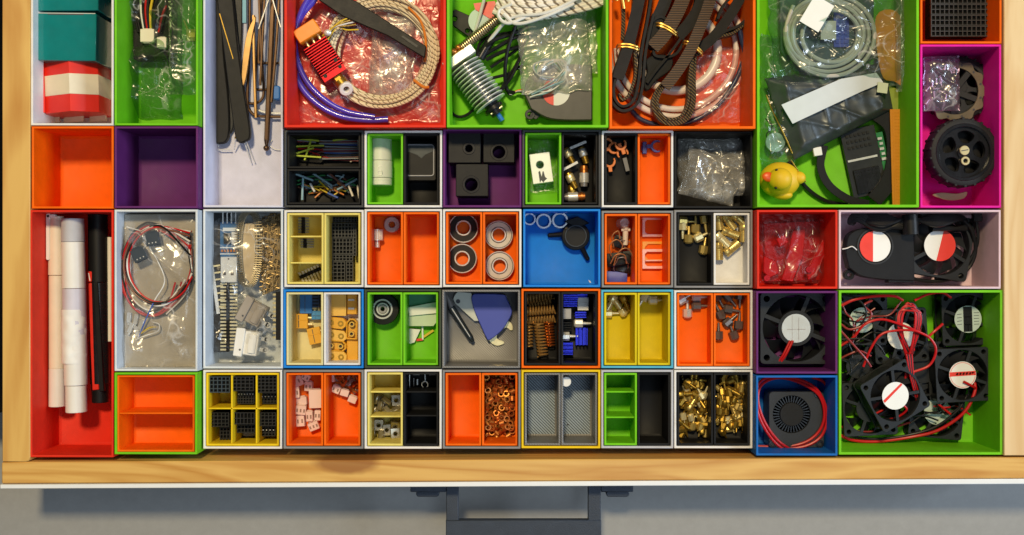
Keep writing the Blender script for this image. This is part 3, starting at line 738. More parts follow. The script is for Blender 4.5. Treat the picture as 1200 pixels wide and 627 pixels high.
g = t.g(); g.prism([(p[0], p[1]) for p in circ(651, 110, 16, 36) if p[0] < 650] , 15.4, 15.7); t.part('sticker_half', g, REDP, parent=st)
bag('clear_bag', 'clear zip bag with white wires lying over the black blower', 608, 12, 691, 110, ZB + 22, 14, 21, FILMB, amp=8, sc=42, rot=4, wob=3)
t = Th('wire_bundle', 'tangle of white leads inside the zip bag', 'wire bundle', 645, 90, ZB + 24)
for i in range(9):
    g = t.g(); a = rnd.uniform(0, 6.28)
    g.tube([(625 + rnd.uniform(-6, 6), 112 + rnd.uniform(-5, 3), 2), (645, 104 + rnd.uniform(-8, 4), 5 + i), (662, 88 + rnd.uniform(-8, 8), 5), (655 + rnd.uniform(-12, 8), 72, 6), (632 + rnd.uniform(-8, 8), 76 + rnd.uniform(-6, 6), 6), (630, 88, 4), (650 + rnd.uniform(-5, 5), 92, 4)], .9, n=6); t.part('lead', g, (WWHT, WWHT, WSKY)[i % 3])
bag('rolled_bag', 'rolled narrow green tinted bag beside the zip bag', 683, 8, 700, 86, ZB + 8, 14, 24, FILMH, amp=3, sc=12, zip_=False)
t = Th('cable_hank', 'thick hank of white braided cable at the top of the green box', 'cable', 640, 8, ZB + 38)
for i in range(8):
    y = 22 - i * 4.6
    g = t.g(); g.tube([(578 + i * 2, y - 8, 0), (594, y - 3 + rnd.uniform(-1, 1), 4), (625, y + 1, 7 + (i % 2) * 3), (660, y - 4, 7), (692, y - 12, 4), (716, y - 22, 0)], 3.1, n=8); t.part('cable_strand', g, WBRAID)
for pts in ([(566, 55, -16), (580, 38, -6), (600, 22, 6), (640, 18, 14), (680, 0, 14)], [(620, 20, 8), (596, 29, 8), (585, 22, 6), (586, 12, 4), (600, 6, 8)], [(590, 18, 6), (606, 30, 9), (640, 22, 14), (672, 8, 14)], [(552, 44, -24), (560, 20, -18), (568, -6, -10)]):
    g = t.g(); g.tube(pts, 2.1); t.part('white_lead', g, WWHT)
t = Th('heater_module', 'silver finned round heatsink with black tip and spring', 'heatsink', 560, 102, ZB + 8, None, (0, 0, 0))
def hs():
    g = G(); g.M = RZ(-35); return g
g = hs(); g.rod((0, -26, 12), (0, 26, 12), 8, 8, 14)
for i in range(12): g.rod((0, -26 + i * 4.7, 14), (0, -25 + i * 4.7, 14), 20, 20, 28)
t.part('heatsink_fins', g, SILVER)
g = hs(); g.box(-20, -42, 2, 20, -31, 26); t.part('bracket', g, STEEL, bev=.8)
g = hs(); g.rod((0, 26, 12), (0, 41, 12), 9, 7.5, 16); g.rod((0, 31, 12), (0, 35, 12), 12, 12, 16); t.part('coupler', g, BLKS)
g = hs(); g.rod((0, 41, 12), (0, 50, 11), 3, 3); t.part('tube_stub', g, XBLUE)
g = hs(); g.rod((-7, 37, 17), (9, 37, 17), 1.2); t.part('clip_ring', g, PBRASS)
g = t.g(); g.sph(532, 65, 22, 5, 4, 4); g.sph(538, 60, 20, 4); g.rod((528, 72, 20), (545, 62, 24), 2.5); t.part('terminal', g, COPPER)
g = G(538, 58, 0); g.helix((539, 58, 0), (584, 23, 6), 5.2, 1.15, 21)
solo('coil_spring', 'long bronze coil spring lying beside the heatsink', 'spring', 538, 58, ZB + 22, g, mat('bronze wire', (.42, .33, .20), .35, .9))
t = Th('fan_part', 'white and red disc under the spring at the top left of the green box', 'sticker', 564, 24, ZB + 14)
g = t.g(); g.cyl(564, 25, 0, 3, 15, n=32); t.part('disc', g, mat('pale teal paper', (.50, .64, .58), .5)); g = t.g(); g.prism([(555, 5), (580, 2), (584, 18), (576, 24), (557, 12)], 3, 4); t.part('red_patch', g, REDP)
t = Th('mount_plate', 'dark grey mounting plate at the left wall of the green box', 'bracket', 535, 28, ZB + 3)
g = t.g(); g.plate([(527, 16), (534, 12), (552, 20), (556, 40), (549, 44), (530, 30)], [circ(533, 23, 3, 12), circ(548, 37, 2.5, 12)], 0, 5); t.part('plate', g, GRAPH, bev=.6)
t = Th('cable_bundle', 'black cables looping beside the silver heatsink', 'cable', 585, 70, ZB + 4)
for i, pts in enumerate(([(566, 62, 20), (580, 52, 24), (600, 44, 20), (618, 34, 14)], [(568, 68, 18), (586, 58, 22), (604, 48, 20), (622, 42, 10)], [(570, 73, 16), (590, 64, 18), (612, 56, 12)], [(604, 36, 24), (596, 60, 26), (592, 85, 22), (594, 106, 10), (603, 110, 6)], [(614, 60, 12), (604, 80, 14), (592, 98, 10), (582, 116, 8)], [(612, 78, 8), (596, 88, 10), (576, 94, 12)], [(610, 70, 14), (600, 92, 16), (588, 108, 12), (580, 122, 10)],
                          [(530, 108, 6), (527, 126, 3), (534, 136, 2), (545, 136, 2), (558, 127, 4), (566, 122, 6)], [(600, 40, 10), (572, 46, 12), (562, 56, 16), (560, 70, 18)], [(618, 48, 4), (600, 64, 8), (575, 80, 6)])):
    g = t.g(); g.tube(pts, 2.2 if i < 4 else 1.8); t.part('cable', g, WBLK)
g = t.g(); g.rod((563, 72, 18), (578, 46, 18), 5.5); t.part('plug', g, BLKS)
for i, mm in enumerate((WORA, WWHT, WBLK)):
    g = t.g(); g.tube([(592, 104 + i, 8), (598, 111 + i * .8, 6), (606, 107 + i, 6), (613, 106 + i * 2, 8)], .8); t.part('thin_wire', g, mm)
# ------------------------------------------------------------------ 6 orange box with belts
BG = 'coiled timing belts in the orange box'
def belt(label, loops, z, tie, m=BELTB, teeth=None):
    x, y = loops[0][2][0], loops[0][2][1]
    t = Th('timing_belt', label, 'belt', x, y, z, BG)
    for i, lp in enumerate(loops):
        tm = m if (teeth is None or i not in teeth) else TEETH
        g = t.g(); g.ribbon([(p[0], p[1], p[2] if len(p) > 2 else 10) for p in lp], 1.5, 8.5 if i == 0 else 7); t.part('belt_strand', g, tm)
    if tie:
        g = t.g(); (ax, ay), (bx, by) = tie
        for d in (-1.6, 1.6): g.tube([(ax - 1, ay + d, 4), (ax, ay + d, 20), ((ax + bx) / 2, (ay + by) / 2 + d - 1.5, 22), (bx, by + d, 20), (bx + 1, by + d, 4)], 1.15, n=6)
        t.part('twist_tie', g, GOLDTIE)
    return t
def flat(t, pts, wd, z, m, th=1.2):
    """belt strand lying flat: its width is seen from above"""
    g = t.g(); g.ribbon([(p[0], p[1], z) for p in pts], wd, th); return t.part('belt_strand', g, m)
t = belt('black belt loop nearest the left wall of the orange box', [
    [(754, -20), (742, 30), (732, 62), (720, 95), (718, 115), (727, 127), (740, 121), (746, 100), (750, 62), (758, 20), (764, -20)],
    [(748, -20), (737, 30), (727, 62), (715, 98), (714, 118), (727, 132), (744, 125), (751, 104), (755, 62), (764, 20)],
    [(742, -20), (740, 40), (742, 62), (743, 90), (736, 112), (728, 119), (724, 112)]], ZB + 14, ((723, 58), (745, 61)), BELTB, (2,))
flat(t, [(752, -20), (741, 30), (733, 62), (722, 96)], 6.5, 20, BELTB); flat(t, [(727, -20), (729, 20), (728, 50)], 2.2, 14, TEETH)
for x, y in ((728, 11), (733, 3), (720, 2)):
    g = t.g(); g.rod((x - 1, y - 6, 22), (x + 1, y + 4, 20), 2); t.part('ferrule', g, GOLDTIE)
t = belt('black ribbed belt tied at the top centre of the orange box', [
    [(812, -20), (800, 10), (786, 38), (766, 58), (757, 48), (762, 30), (772, 24), (782, 30)],
    [(806, -20), (792, 12), (776, 36), (764, 64), (774, 70), (790, 66), (800, 50)],
    [(818, -20), (812, 10), (800, 40), (784, 64), (766, 86), (756, 100)]], ZB + 8, ((768, 33), (790, 45)), BELTB)
flat(t, [(806, -20), (792, 16), (776, 44), (762, 60)], 8, 20, RIBBED); flat(t, [(822, -20), (818, 8), (806, 30), (792, 46)], 7, 16, BELTB); flat(t, [(786, -20), (776, 8), (768, 28), (766, 50)], 7, 15, BELTB)
g = t.g(); g.prism([(p[0], p[1]) for p in crv([(756, 72), (770, 66), (786, 70), (784, 84), (768, 96), (758, 108), (752, 100), (757, 86)], 4, True)], 2, 12); t.part('belt_fold', g, BELTB, bev=1)
t = belt('brown ribbed belt in a long teardrop loop reaching the bottom wall', [
    [(806, 60), (796, 80), (776, 104), (768, 122), (774, 138), (786, 142), (798, 136), (804, 120), (805, 95), (808, 68)],
    [(800, 66), (784, 88), (768, 108), (763, 124), (771, 143), (787, 148), (804, 141), (811, 122), (811, 95), (812, 70)],
    [(803, 64), (790, 86), (772, 106), (766, 123), (773, 140), (787, 145), (801, 139), (808, 121), (808, 95), (810, 70)]], ZB + 18, ((800, 54), (819, 66)), TEETH)
flat(t, [(836, -20), (824, 18), (812, 48), (804, 66), (790, 88), (776, 106)], 6.5, 22, RIBBED)
t = belt('black belt loop swinging up to the right corner of the orange box', [
    [(814, 58), (830, 50), (848, 40), (862, 34), (874, 22), (877, 6), (868, -20)],
    [(812, 68), (822, 62), (836, 48), (856, 42), (870, 30), (880, 14), (876, -20)],
    [(838, 26), (845, 10), (856, -2), (866, -8), (873, -20)]], ZB + 12, None, BELTB, (1,))
flat(t, [(818, 60), (834, 46), (852, 22), (868, -6), (874, -20)], 6, 17, BELTB)
t = Th('tube_coil', 'wide milky tube coiled beneath the belts', 'tube', 790, 70, ZB + 2)
for r, rad, z in ((79, 3.8, 4), (70, 3.6, 4), (48, 5.5, 5)):
    g = t.g(); g.tube([(792 + r * math.cos(a), 60 + r * .98 * math.sin(a), z) for a in [R(d) for d in range(-70, 190, 18)]], rad, n=10, k=5); t.part('tube_strand', g, MILKY)
t = Th('tube_coil', 'navy tube arcing along the bottom right of the orange box', 'tube', 850, 110, ZB + 2)
g = t.g(); g.tube([(738, 128, 3), (752, 141, 3), (780, 148, 3), (812, 142, 4), (842, 122, 6), (862, 92, 8), (874, 55, 10), (879, 10, 10), (878, -15, 10)], 2.9, n=10); t.part('tube_strand', g, NAVY)
g = t.g(); g.rod((861, 36, 22), (876, 88, 12), 3.1); t.part('tube_strand', g, NAVY)
g = t.g(); g.rod((876.1, 88.2, 12), (876.2, 88.8, 11.9), 2); t.part('tube_bore', g, BLK)
bag('clear_bag', 'crinkled clear bag beside the teardrop belt', 806, 55, 876, 144, ZB + 4, 8, 31, FILMR, amp=8, sc=26, zip_=False)
# ------------------------------------------------------------------ 7 large green box
t = Th('cable_coil', 'beige grey cable coiled inside the large clear bag', 'cable', 968, 44, ZB + 30)
for i, (r, z) in enumerate(((37, 2), (41, 5), (46, 3), (51, 5), (33, 6))):
    g = t.g(); cx = 967 + i * 1.3; cy = 40 + i * 1.0
    pts = [(cx + r * 1.02 * math.cos(a), cy + r * .92 * math.sin(a), z + 1.5 * math.sin(2 * a + i)) for a in [2 * math.pi * k / 16 for k in range(16)]]
    g.tube(pts, 2.6, n=8, k=5, closed=True); t.part('cable_strand', g, BEIGE)
g = t.g(); g.tube([(928, 8, 6), (920, 34, 6), (924, 58, 7), (946, 76, 5), (972, 72, 4)], 2.5); t.part('cable_strand', g, BEIGE)
g = G(); g.M = RZ(-31 + 62); g.box(-13, -18, 0, 13, 18, .8)
solo('paper_label', 'white paper label on the beige cable coil', 'label', 957, 16, ZB + 47, g, PAPER, bev=.1)
g = G(); g.box(-9, -22, 0, 9, 22, 4)
for i in range(8):
    for j in range(3): g.box(-7 + j * 5, -20 + i * 5, 4, -3 + j * 5, -17 + i * 5, 5)
solo('connector_block', 'deep blue connector strip inside the coil', 'connector', 985, 34, ZB + 24, g, mat('blue plastic', (.03, .06, .40), .4), bev=.3)
g = G(); g.box(-9, -11, 0, 9, 11, 3)
solo('paper_tag', 'beige card tag inside the coil', 'tag', 970, 36, ZB + 30, g, BEIGE, bev=.2)
g = G(); g.prism(crv and [(p[0], p[1]) for p in crv([(-14, -36), (14, -38), (15, 20), (18, 44), (8, 40), (-8, 30)], 5, True)], 0, 2)
solo('flex_ribbon', 'broad amber flex ribbon under the clear bag edge', 'ribbon cable', 1040, 56, ZB + 24, g, FLEXO, bev=.3)
g = G(966, 45); g.prism([(912, -30), (1024, -30), (1022, 70), (990, 86), (930, 84), (914, 60)], 0, 3)
solo('antistatic_pouch', 'dark pouch behind the beige cable coil', 'pouch', 966, 45, ZB + 22, g, mat('smoky teal pouch', (.05, .085, .09), .3, .2), bev=1)
bag('clear_bag', 'large clear bag around the beige cable coil', 902, -40, 1064, 104, ZB + 21, 30, 41, FILMT, amp=8, sc=24, wob=4, zip_=False, rot=2)
t = Th('antistatic_bag', 'dark antistatic bag with a pale label across the green box', 'plastic bag', 980, 138, ZB + 20, None)
g = G(); nx, ny = 70, 46; co = []; fs = []; A, B_, C_, D_ = (896, 92), (1036, 74), (1046, 128), (930, 188)
for j in range(ny + 1):
    for i in range(nx + 1):
        u, v = i / nx, j / ny
        x = (A[0] * (1 - u) + B_[0] * u) * (1 - v) + (D_[0] * (1 - u) + C_[0] * u) * v - 980; y = (A[1] * (1 - u) + B_[1] * u) * (1 - v) + (D_[1] * (1 - u) + C_[1] * u) * v - 138
        e = min(1, min(u, 1 - u, v, 1 - v) / .12)
        co.append((x, y, 1 + 8 * e + 5 * crease(x, y, 51, 26) * e))
n0 = len(co); co += [(c[0], c[1], 0) for c in co]
for j in range(ny):
    for i in range(nx):
        a = j * (nx + 1) + i; fs.append((a, a + 1, a + nx + 2, a + nx + 1)); fs.append((a + n0, a + n0 + nx + 1, a + n0 + nx + 2, a + n0 + 1))
for i in range(nx): fs += [(i, i + n0, i + n0 + 1, i + 1), (ny * (nx + 1) + i, ny * (nx + 1) + i + 1, ny * (nx + 1) + i + 1 + n0, ny * (nx + 1) + i + n0)]
for j in range(ny): a = j * (nx + 1); b = a + nx + 1; fs += [(a, b, b + n0, a + n0), (a + nx, a + nx + n0, b + nx + n0, b + nx)]
g.add(co, fs); t.part('pouch_film', g, mat('antistatic film', (.07, .082, .09), .36, .4, var=.3), angle=60)
g = t.g(); g.prism([(912, 125), (981, 95), (1022, 88), (1030, 99), (1004, 110), (925, 147)], 14.2, 14.8); t.part('label_band', g, LABELP)
g = t.g(); g.tube([(897, 112, 4), (904, 130, 4), (918, 158, 3), (928, 180, 2)], .9); t.part('bright_edge', g, BRASS)
t = Th('rubber_duck', 'yellow rubber duck with orange beak in the corner of the green box', 'rubber duck', 907, 214, ZB); t.o.scale = (.94,) * 3
g = G(); g.sph(3, -2, 17, 25, 22, 19, 28, 16); g.sph(-2, -1, 38, 14.5, 14, 14, 24, 14); g.sph(24, -4, 24, 9, 8, 7); t.part('duck_body', g, DUCKY)
g = G(); g.sph(6, 17, 20, 12, 6, 8); t.part('wing', g, DUCKY)
g = G(); g.M = RZ(12); g.sph(-17, 0, 41, 8, 6.2, 3); g.sph(-15, 0, 37, 7, 5.4, 2.6); t.part('beak', g, BEAK)
for x, y in ((-8, -11.5), (-9, 10.0)):
    g = G(); g.sph(x, y, 45, 1.9, 1.5, 1.9); t.part('eye', g, BLKS)
t = Th('mesh_disc', 'pale speckled round disc above the duck', 'disc', 908, 167, ZB + 14)
g = G(); g.cyl(0, 0, 0, 3, 11.5, n=30); t.part('disc', g, mat('speckled mint', (.42, .56, .50), .6, var=.5, bump=1, bscale=1500), bev=.5)
t = Th('circuit_board', 'black circuit board with green edge by the amber ribbon', 'circuit board', 1010, 190, ZB + 10, None, (0, 0, 12))
g = G(); g.box(-19, -40, 0, 22, 40, 3); t.part('board', g, PCBK, bev=.3)
g = G(); g.box(22.05, -30, .3, 30, 28, 2.7); t.part('board_edge', g, PCBG, bev=.3)
for i in range(5):
    g = G(); g.box(22 + (i % 2), -24 + i * 6, 2.8, 27, -21 + i * 6, 5); t.part('component', g, STEEL)
g = G(); g.box(-17, -5, 3.1, 18, -2.6, 4); t.part('metal_bar', g, SILVER)
g = G(); g.box(-14, 8, 3.05, 16, 36, 7)
for i in range(6):
    for j in range(6): g.cyl(-10 + i * 4.4, 11 + j * 4.4, 7, 7.6, 1, n=8)
t.part('chip', g, BLKS, bev=.2)
g = G()
for i in range(6):
    for j in range(3): g.box(-14 + i * 5, -34 + j * 7, 3.05, -11 + i * 5, -31 + j * 7, 4.6)
t.part('chip_row', g, GRAPH)
for lab, pts, wd in (('black flat cable arcing left of the circuit board', [(962, 172), (958, 196), (968, 218), (990, 234), (1014, 240)], 4.5), ('black flat cable hugging the amber ribbon', [(1020, 132), (1040, 150), (1044, 185), (1036, 215), (1020, 236)], 9)):
    g = G(pts[0][0], pts[0][1]); g.ribbon([(p[0], p[1], 12) for p in pts], wd, 1.2); solo('flat_cable', lab, 'cable', pts[0][0], pts[0][1], ZB + 6, g, BLK, bev=.2)
cord('cable', 'thin black cable sweeping past the duck to the bottom wall', 'cable', [(922, 190, 8), (934, 208, 5), (948, 224, 4), (968, 236, 3), (992, 240, 3)], 2.4, WBLK, ZB + 2)
cord('cable', 'golden edged strip beside the duck', 'cable', [(924, 188, 10), (932, 200, 9), (942, 214, 8)], .9, BRASS, ZB + 3)
g = G(); g.box(-9, -57, 0, 9, 57, 1.2); g.box(-6.5, -57, 1.2, -5.5, 57, 1.6); g.box(5.5, -57, 1.2, 6.5, 57, 1.6)
for i in range(28): g.box(-4, -54 + i * 3.9, 1.2, 4, -52.4 + i * 3.9, 1.5)
solo('flex_ribbon', 'narrow amber flex ribbon standing along the right wall', 'ribbon cable', 1053, 185, ZB + 22, g, FLEXO, rot=(0, 0, 1.5), bev=.2)
g = G(); g.box(-5, -5, 0, 5, 5, 5); solo('plug', 'small white plug between dark bag and circuit board', 'plug', 957, 178, ZB + 18, g, WHT, rot=(0, 0, 10), bev=.6)
g = G(); g.box(-6, -6, 0, 6, 6, 1); solo('paper_tag', 'small pale green paper square near the amber ribbon', 'tag', 1034, 103, ZB + 38, g, mat('pale green paper', (.55, .60, .42), .6), rot=(0, 0, -8))
g = G(); g.cyl(0, 0, 0, 4, 22, n=36); solo('plastic_disc', 'olive green round lid under the dark bag', 'lid', 1040, 124, ZB + 14, g, mat('olive plastic', (.24, .30, .03), .4), bev=1)
bag('clear_bag', 'clear crumpled bag over the left edge of the large green box', 890, 40, 932, 198, ZB + 4, 22, 47, FILMT, amp=8, sc=18, zip_=False, wob=4)
for lab, pts in (('dark wire curling above the speckled disc', [(895, 140, 8), (902, 150, 10), (896, 160, 8), (905, 172, 6)]), ('thin olive wire near the left wall of the green box', [(906, 132, 8), (913, 146, 8), (908, 156, 6)])):
    cord('wire', lab, 'wire', pts, .8, WGRN if 'olive' in lab else WBLK, ZB + 6)
bag('clear_bag', 'clear folded bag strip along the right wall of the green box', 1050, -40, 1068, 108, ZB + 30, 10, 49, FILMH, amp=3, sc=12, zip_=False)
# ------------------------------------------------------------------ 8 header sockets, 9 wheels
SOCK = mat('black ribs with highlight', (.040, .041, .043), .4, spec=.4)  # ribs painted paler than the same black body, as a highlight
def socket(t, x0, y0, x1, y1, h, nx, ny, m=BLK, hm=None, name='socket'):
    """socket strip block: body with square holes sunk between ribs"""
    g = t.g(); g.box(x0, y0, 0, x1, y1, h - 3.2); g.cur = 1
    px, py = (x1 - x0) / nx, (y1 - y0) / ny; w = .55
    for i in range(nx + 1): x = min(max(x0 + i * px, x0 + w), x1 - w); g.box(x - w, y0, h - 3.2, x + w, y1, h)
    for j in range(ny + 1): y = min(max(y0 + j * py, y0 + w), y1 - w); g.box(x0 + .01, y - w, h - 3.22, x1 - .01, y + w, h - .03)
    return t.part(name, g, [HOLE, SOCK])
HOLE = mat('socket hole shade', (.004, .004, .004), .7, spec=.1)  # body painted near black: the shade down in the holes
for i in range(5):
    y0 = -16 + i * 12.6
    t = Th('header_socket', ['black socket strip highest in the top right orange box', 'black socket strip second from the top in the orange corner box', 'black socket strip in the middle of the orange corner box', 'black socket strip fourth down in the orange corner box', 'black socket strip nearest the lower wall of the orange corner box'][i], 'socket', 1117, y0 + 6, ZB + 26, 'black socket strips in the orange corner box')
    socket(t, 1084, y0, 1152, y0 + 12.2, 18, 13, 2, GRAPH)
def wheel(label, x, y, z, r, rot, hubm, tilt=(0, 0)):
    t = Th('toy_wheel', label, 'wheel', x, y, z, 'black toy wheels', (tilt[0], tilt[1], rot))
    g = G(); g.lathe([(r * .80, 0), (r * .97, 1), (r, 5), (r, 21), (r * .97, 24.5), (r * .82, 25), (r * .80, 22), (r * .80, 0)], n=44, cap=False)
    for i in range(22): 
        a = 2 * math.pi * i / 22; o = g.M; g.M = RZ(math.degrees(a)); g.box(r - 2.5, -1.6, 2, r + .7, 1.6, 24.4); g.M = o
    ty = t.part('tyre', g, RUBBER, bev=.5)
    g = G(); g.cyl(0, 0, 1, 4, r * .79, n=36); t.part('back_plate', g, BLK)
    g = G(); holes = []
    for i in range(5):
        a = 2 * math.pi * i / 5; holes.append([(q.x, q.y) for q in crv([(r * .32 * math.cos(a - .34), r * .32 * math.sin(a - .34)), (r * .58 * math.cos(a - .44), r * .58 * math.sin(a - .44)), (r * .64 * math.cos(a), r * .64 * math.sin(a)), (r * .58 * math.cos(a + .44), r * .58 * math.sin(a + .44)), (r * .32 * math.cos(a + .34), r * .32 * math.sin(a + .34))], 3, True)])
    g.plate(circ(0, 0, r * .795, 44), holes, 15, 22); rim = t.part('rim', g, hubm, bev=.5)
    g = G(); g.ring(0, 0, 21, 25.5, r * .84, r * .74, 44); t.part('rim_lip', g, hubm, parent=rim, bev=.5)
    g = G(); g.cyl(0, 0, 10, 24, r * .2); t.part('hub_boss', g, hubm, parent=rim, bev=.6)
    return t
t = wheel('black toy wheel lying face up in front with screw in its hub', 1120, 181, ZB + 38, 39.5, 10, BLKS)
g = G(); g.cyl(0, -2, 23.5, 26, 5.5, n=20); g.ring(-1, 10, 23.5, 25.5, 5, 2.6, 18); t.part('axle_nut', g, PBRASS, bev=.4)
g = G(); g.box(-4, -2.5, 26, 4, -1.6, 26.4); t.part('screw_slot', g, INK)
t = wheel('black toy wheel half hidden behind with dull metal spokes', 1116, 107, ZB + 8, 36.5, 30, CHAR)
t = Th('gear_disc', 'dull brass wavy edged disc on the rear wheel', 'disc', 1118, 107, ZB + 34)
g = G(); g.plate([((35.5 + 2.2 * math.cos(12 * a)) * math.cos(a), (35.5 + 2.2 * math.cos(12 * a)) * math.sin(a)) for a in [2 * math.pi * k / 96 for k in range(96)]], [circ(0, 0, 27.5, 40)], 0, 2.5); t.part('wavy_disc', g, mat('dull brass plate', (.20, .17, .115), .42, .5, var=.25), bev=.3)
for i in range(12):
    a = R(i * 30 + 15); g = G(); g.cyl(31 * math.cos(a), 31 * math.sin(a), 2.5, 2.8, 1.4, n=10); t.part('hole', g, INK)
g = G(); 
for i in range(5): o = g.M; g.M = RZ(i * 72 + 20); g.box(6, -3.5, -2, 27.8, 3.5, 1); g.M = o
t.part('spokes', g, CHAR, bev=.5)
g = G(1108, 228); g.prism([(p[0], p[1]) for p in crv([(1092, 230), (1102, 227), (1120, 228), (1132, 226), (1128, 234), (1110, 236)], 4, True)], 0, 3)
solo('gear_disc', 'dull brass plate edge showing below the front wheel', 'disc', 1108, 227, ZB + 20, g, mat('dull brass edge', (.46, .38, .22), .4, .7), bev=.4)
bag('clear_bag', 'violet tinted bag of tiny screws in the magenta box', 1082, 66, 1124, 130, ZB + 40, 9, 61, FILMV, amp=5, sc=11)
for i in range(18):
    x = 1083 + rnd.uniform(0, 36); y = 74 + rnd.uniform(0, 48); a = rnd.uniform(0, 180)
    g = G(); g.rod((0, 0, 0), (0, 6, 0), .9, .7, 7); g.rod((0, -1.4, 0), (0, 0, 0), 1.7, 1.7, 9)
    solo('screw', 'tiny silver screw inside the violet tinted bag', 'screw', x, y, ZB + 41.5, g, STEEL, 'screws in the violet bag', (0, 0, a))
# ------------------------------------------------------------------ 12 red box: pens
PG = 'pens and markers in the long red box'
def xaxis(g, rot): g.M = RZ(rot); return g
def pen(name, label, cat, x0, y0, x1, y1, r, z, body):
    """body: list of (part name, from, to, radius factor, material) along the axis, 0 = first point"""
    t = Th(name, label, cat, x0, y0, z, PG)
    v = Vector((x1 - x0, y1 - y0, 0)); 
    for nm, a, b, f0, f1, mm in body:
        g = G(); g.rod(tuple(v * a + Vector((0, 0, r))), tuple(v * b + Vector((0, 0, r))), r * f0, r * f1, 22); t.part(nm, g, mm, bev=.5)
    return t
t = pen('marker_pen', 'cream marker with clip, second from the left wall of the red box', 'marker', 70, 254, 71, 475, 9.2, ZB + 22, [('cap', 0, .31, .93, 1, PINKW), ('barrel', .312, .8, .93, .97, PINKW), ('barrel_end', .8, 1, .98, 1.02, WHT)])
g = t.g(); g.prism(rrect(61.5, 251, 66, 305, 2), 14, 18); g.box(62, 252, 12, 72, 256, 18); t.part('clip', g, WHT, bev=.6)
g = t.g(); g.ring(0, 0, 0, 0.1, 1, .5, 8)
t = pen('rolled_tube', 'thick pale marker wrapped in wrinkled white paper', 'marker', 90.5, 257, 95, 481, 13, ZB + 30, [('cap', 0, .12, .96, 1, LGREY), ('cap_sleeve', .121, .36, .98, 1, WHT), ('barrel', .362, .60, 1, 1, mat('pale lavender plastic', (.62, .60, .70), .4)), ('barrel_end', .60, .86, 1, .98, WHT), ('end_plug', .862, 1, .9, .92, WHT)])
g = G(); co = []; fs = []
for j in range(24):
    for i in range(33):
        a = 2 * math.pi * i / 32; rr = 13.5 + .9 * noise.noise((math.cos(a) * 1.5, math.sin(a) * 1.5, j * .45)) + .6 * crease(i * 3, j * 3, 71, 9)
        co.append((1.5 + .02 * j * 1.0 + rr * math.cos(a), 105 + j * 2.7, 13 + rr * math.sin(a)))
for j in range(23):
    for i in range(32): fs.append((j * 33 + i, j * 33 + i + 1, (j + 1) * 33 + i + 1, (j + 1) * 33 + i))
g.add(co, fs); t.part('paper_wrap', g, PAPER)
t = pen('marker_pen', 'black marker against the right side of the red box', 'marker', 119, 252, 122, 470, 11.5, ZB + 8, [('cap', 0, .36, .95, 1, BLK), ('barrel', .362, .9, 1.0, .96, BLKS), ('end_plug', .9, 1, .85, .8, BLK)])
for dx in (-6, -2, 2, 6):
    g = t.g(); g.rod((119 + dx * .9, 256, 21 - abs(dx) * .6), (119 + dx * .9, 320, 22 - abs(dx) * .6), .8); t.part('grip_rib', g, CHAR)
t = Th('knife_blade_holder', 'flat red strip tool with black top beside the black marker', 'cutter', 111, 390, ZB + 26, PG)
g = t.g(); g.prism([(104.5, 332), (110.5, 331), (118, 456), (110, 457)], 0, 5); t.part('red_strip', g, REDC, bev=.7)
g = t.g(); g.prism([(104.5, 318), (111, 318), (111.4, 330), (104.6, 330.5)], 0, 5); t.part('red_tip', g, REDC, bev=.5)
g = t.g(); g.prism([(105.2, 320), (106.4, 320), (108.2, 329), (107, 329)], 5, 5.4); t.part('white_slash', g, WHT)
g = t.g(); g.prism([(111.4, 330), (117, 330), (124, 458), (118.6, 458)], -2, 6); t.part('side_rail', g, BLK, bev=.6)
pen('pencil', 'thin cream pen at the right wall of the red box', 'pen', 130, 278, 130, 400, 3.2, ZB + 16, [('barrel', 0, 1, .9, 1, PINKW)])
# ------------------------------------------------------------------ 13 white box: bag of cables
t = Th('cable_set', 'loop of red black and white cables with dark plugs in a clear bag', 'cable', 185, 320, ZB + 54)
rings = [(182, 318, 36, 50, 0), (186, 314, 33, 46, 4), (190, 312, 38, 44, 7), (180, 316, 32, 52, 2)]
mats_ = [WRED, WBLK, WWHT, WRED, WBLK, WWHT, WBRN, WRED, WBLK, WWHT]
for i in range(15):
    cx, cy, rx, ry, z = rings[i % 4]; g = t.g(); dx, dy = rnd.uniform(-4, 4), rnd.uniform(-4, 4); a0 = R(-75 + rnd.uniform(-10, 10)); a1 = R(-330 + rnd.uniform(-25, 25))
    pts = [(226, 272 + (i % 5) * 7 + rnd.uniform(-3, 3), z + 4)] + [(cx + dx + rx * math.cos(a0 + (a1 - a0) * k / 9), cy + dy + ry * math.sin(a0 + (a1 - a0) * k / 9), z + rnd.uniform(0, 3)) for k in range(10)]
    g.tube(pts, 1.15, n=7); t.part('wire', g, mats_[i % 10])
for i in range(4):
    g = t.g(); g.tube([(222 + rnd.uniform(-4, 3), 276 + i * 3, 6), (226, 310 + i * 4, 5), (214 + i * 2, 345, 4), (196, 364 + i * 2, 3)], 1.15, n=7); t.part('wire', g, (WRED, WBRN, WWHT, WBLK)[i])
for x, y, a in ((183, 281, -10), (168, 299, -25)):
    g = G(); g.M = TR(x - 185, y - 320, 6) @ RZ(a); g.box(-8, -8, 0, 8, 7, 9); g.box(-6, -10, 1, 6, -8, 8)
    for q in (-4, 0, 4): g.box(q - 1, 7, 3, q + 1, 7.4, 6)
    t.part('plug', g, mat('dark blue grey plastic', (.035, .05, .07), .35), bev=.6)
    g = G(); g.M = TR(x - 185, y - 320, 6) @ RZ(a)
    for q in (-4, 0, 4): g.cyl(q, 4, 9, 9.3, .8, n=8)
    t.part('contact', g, STEEL)
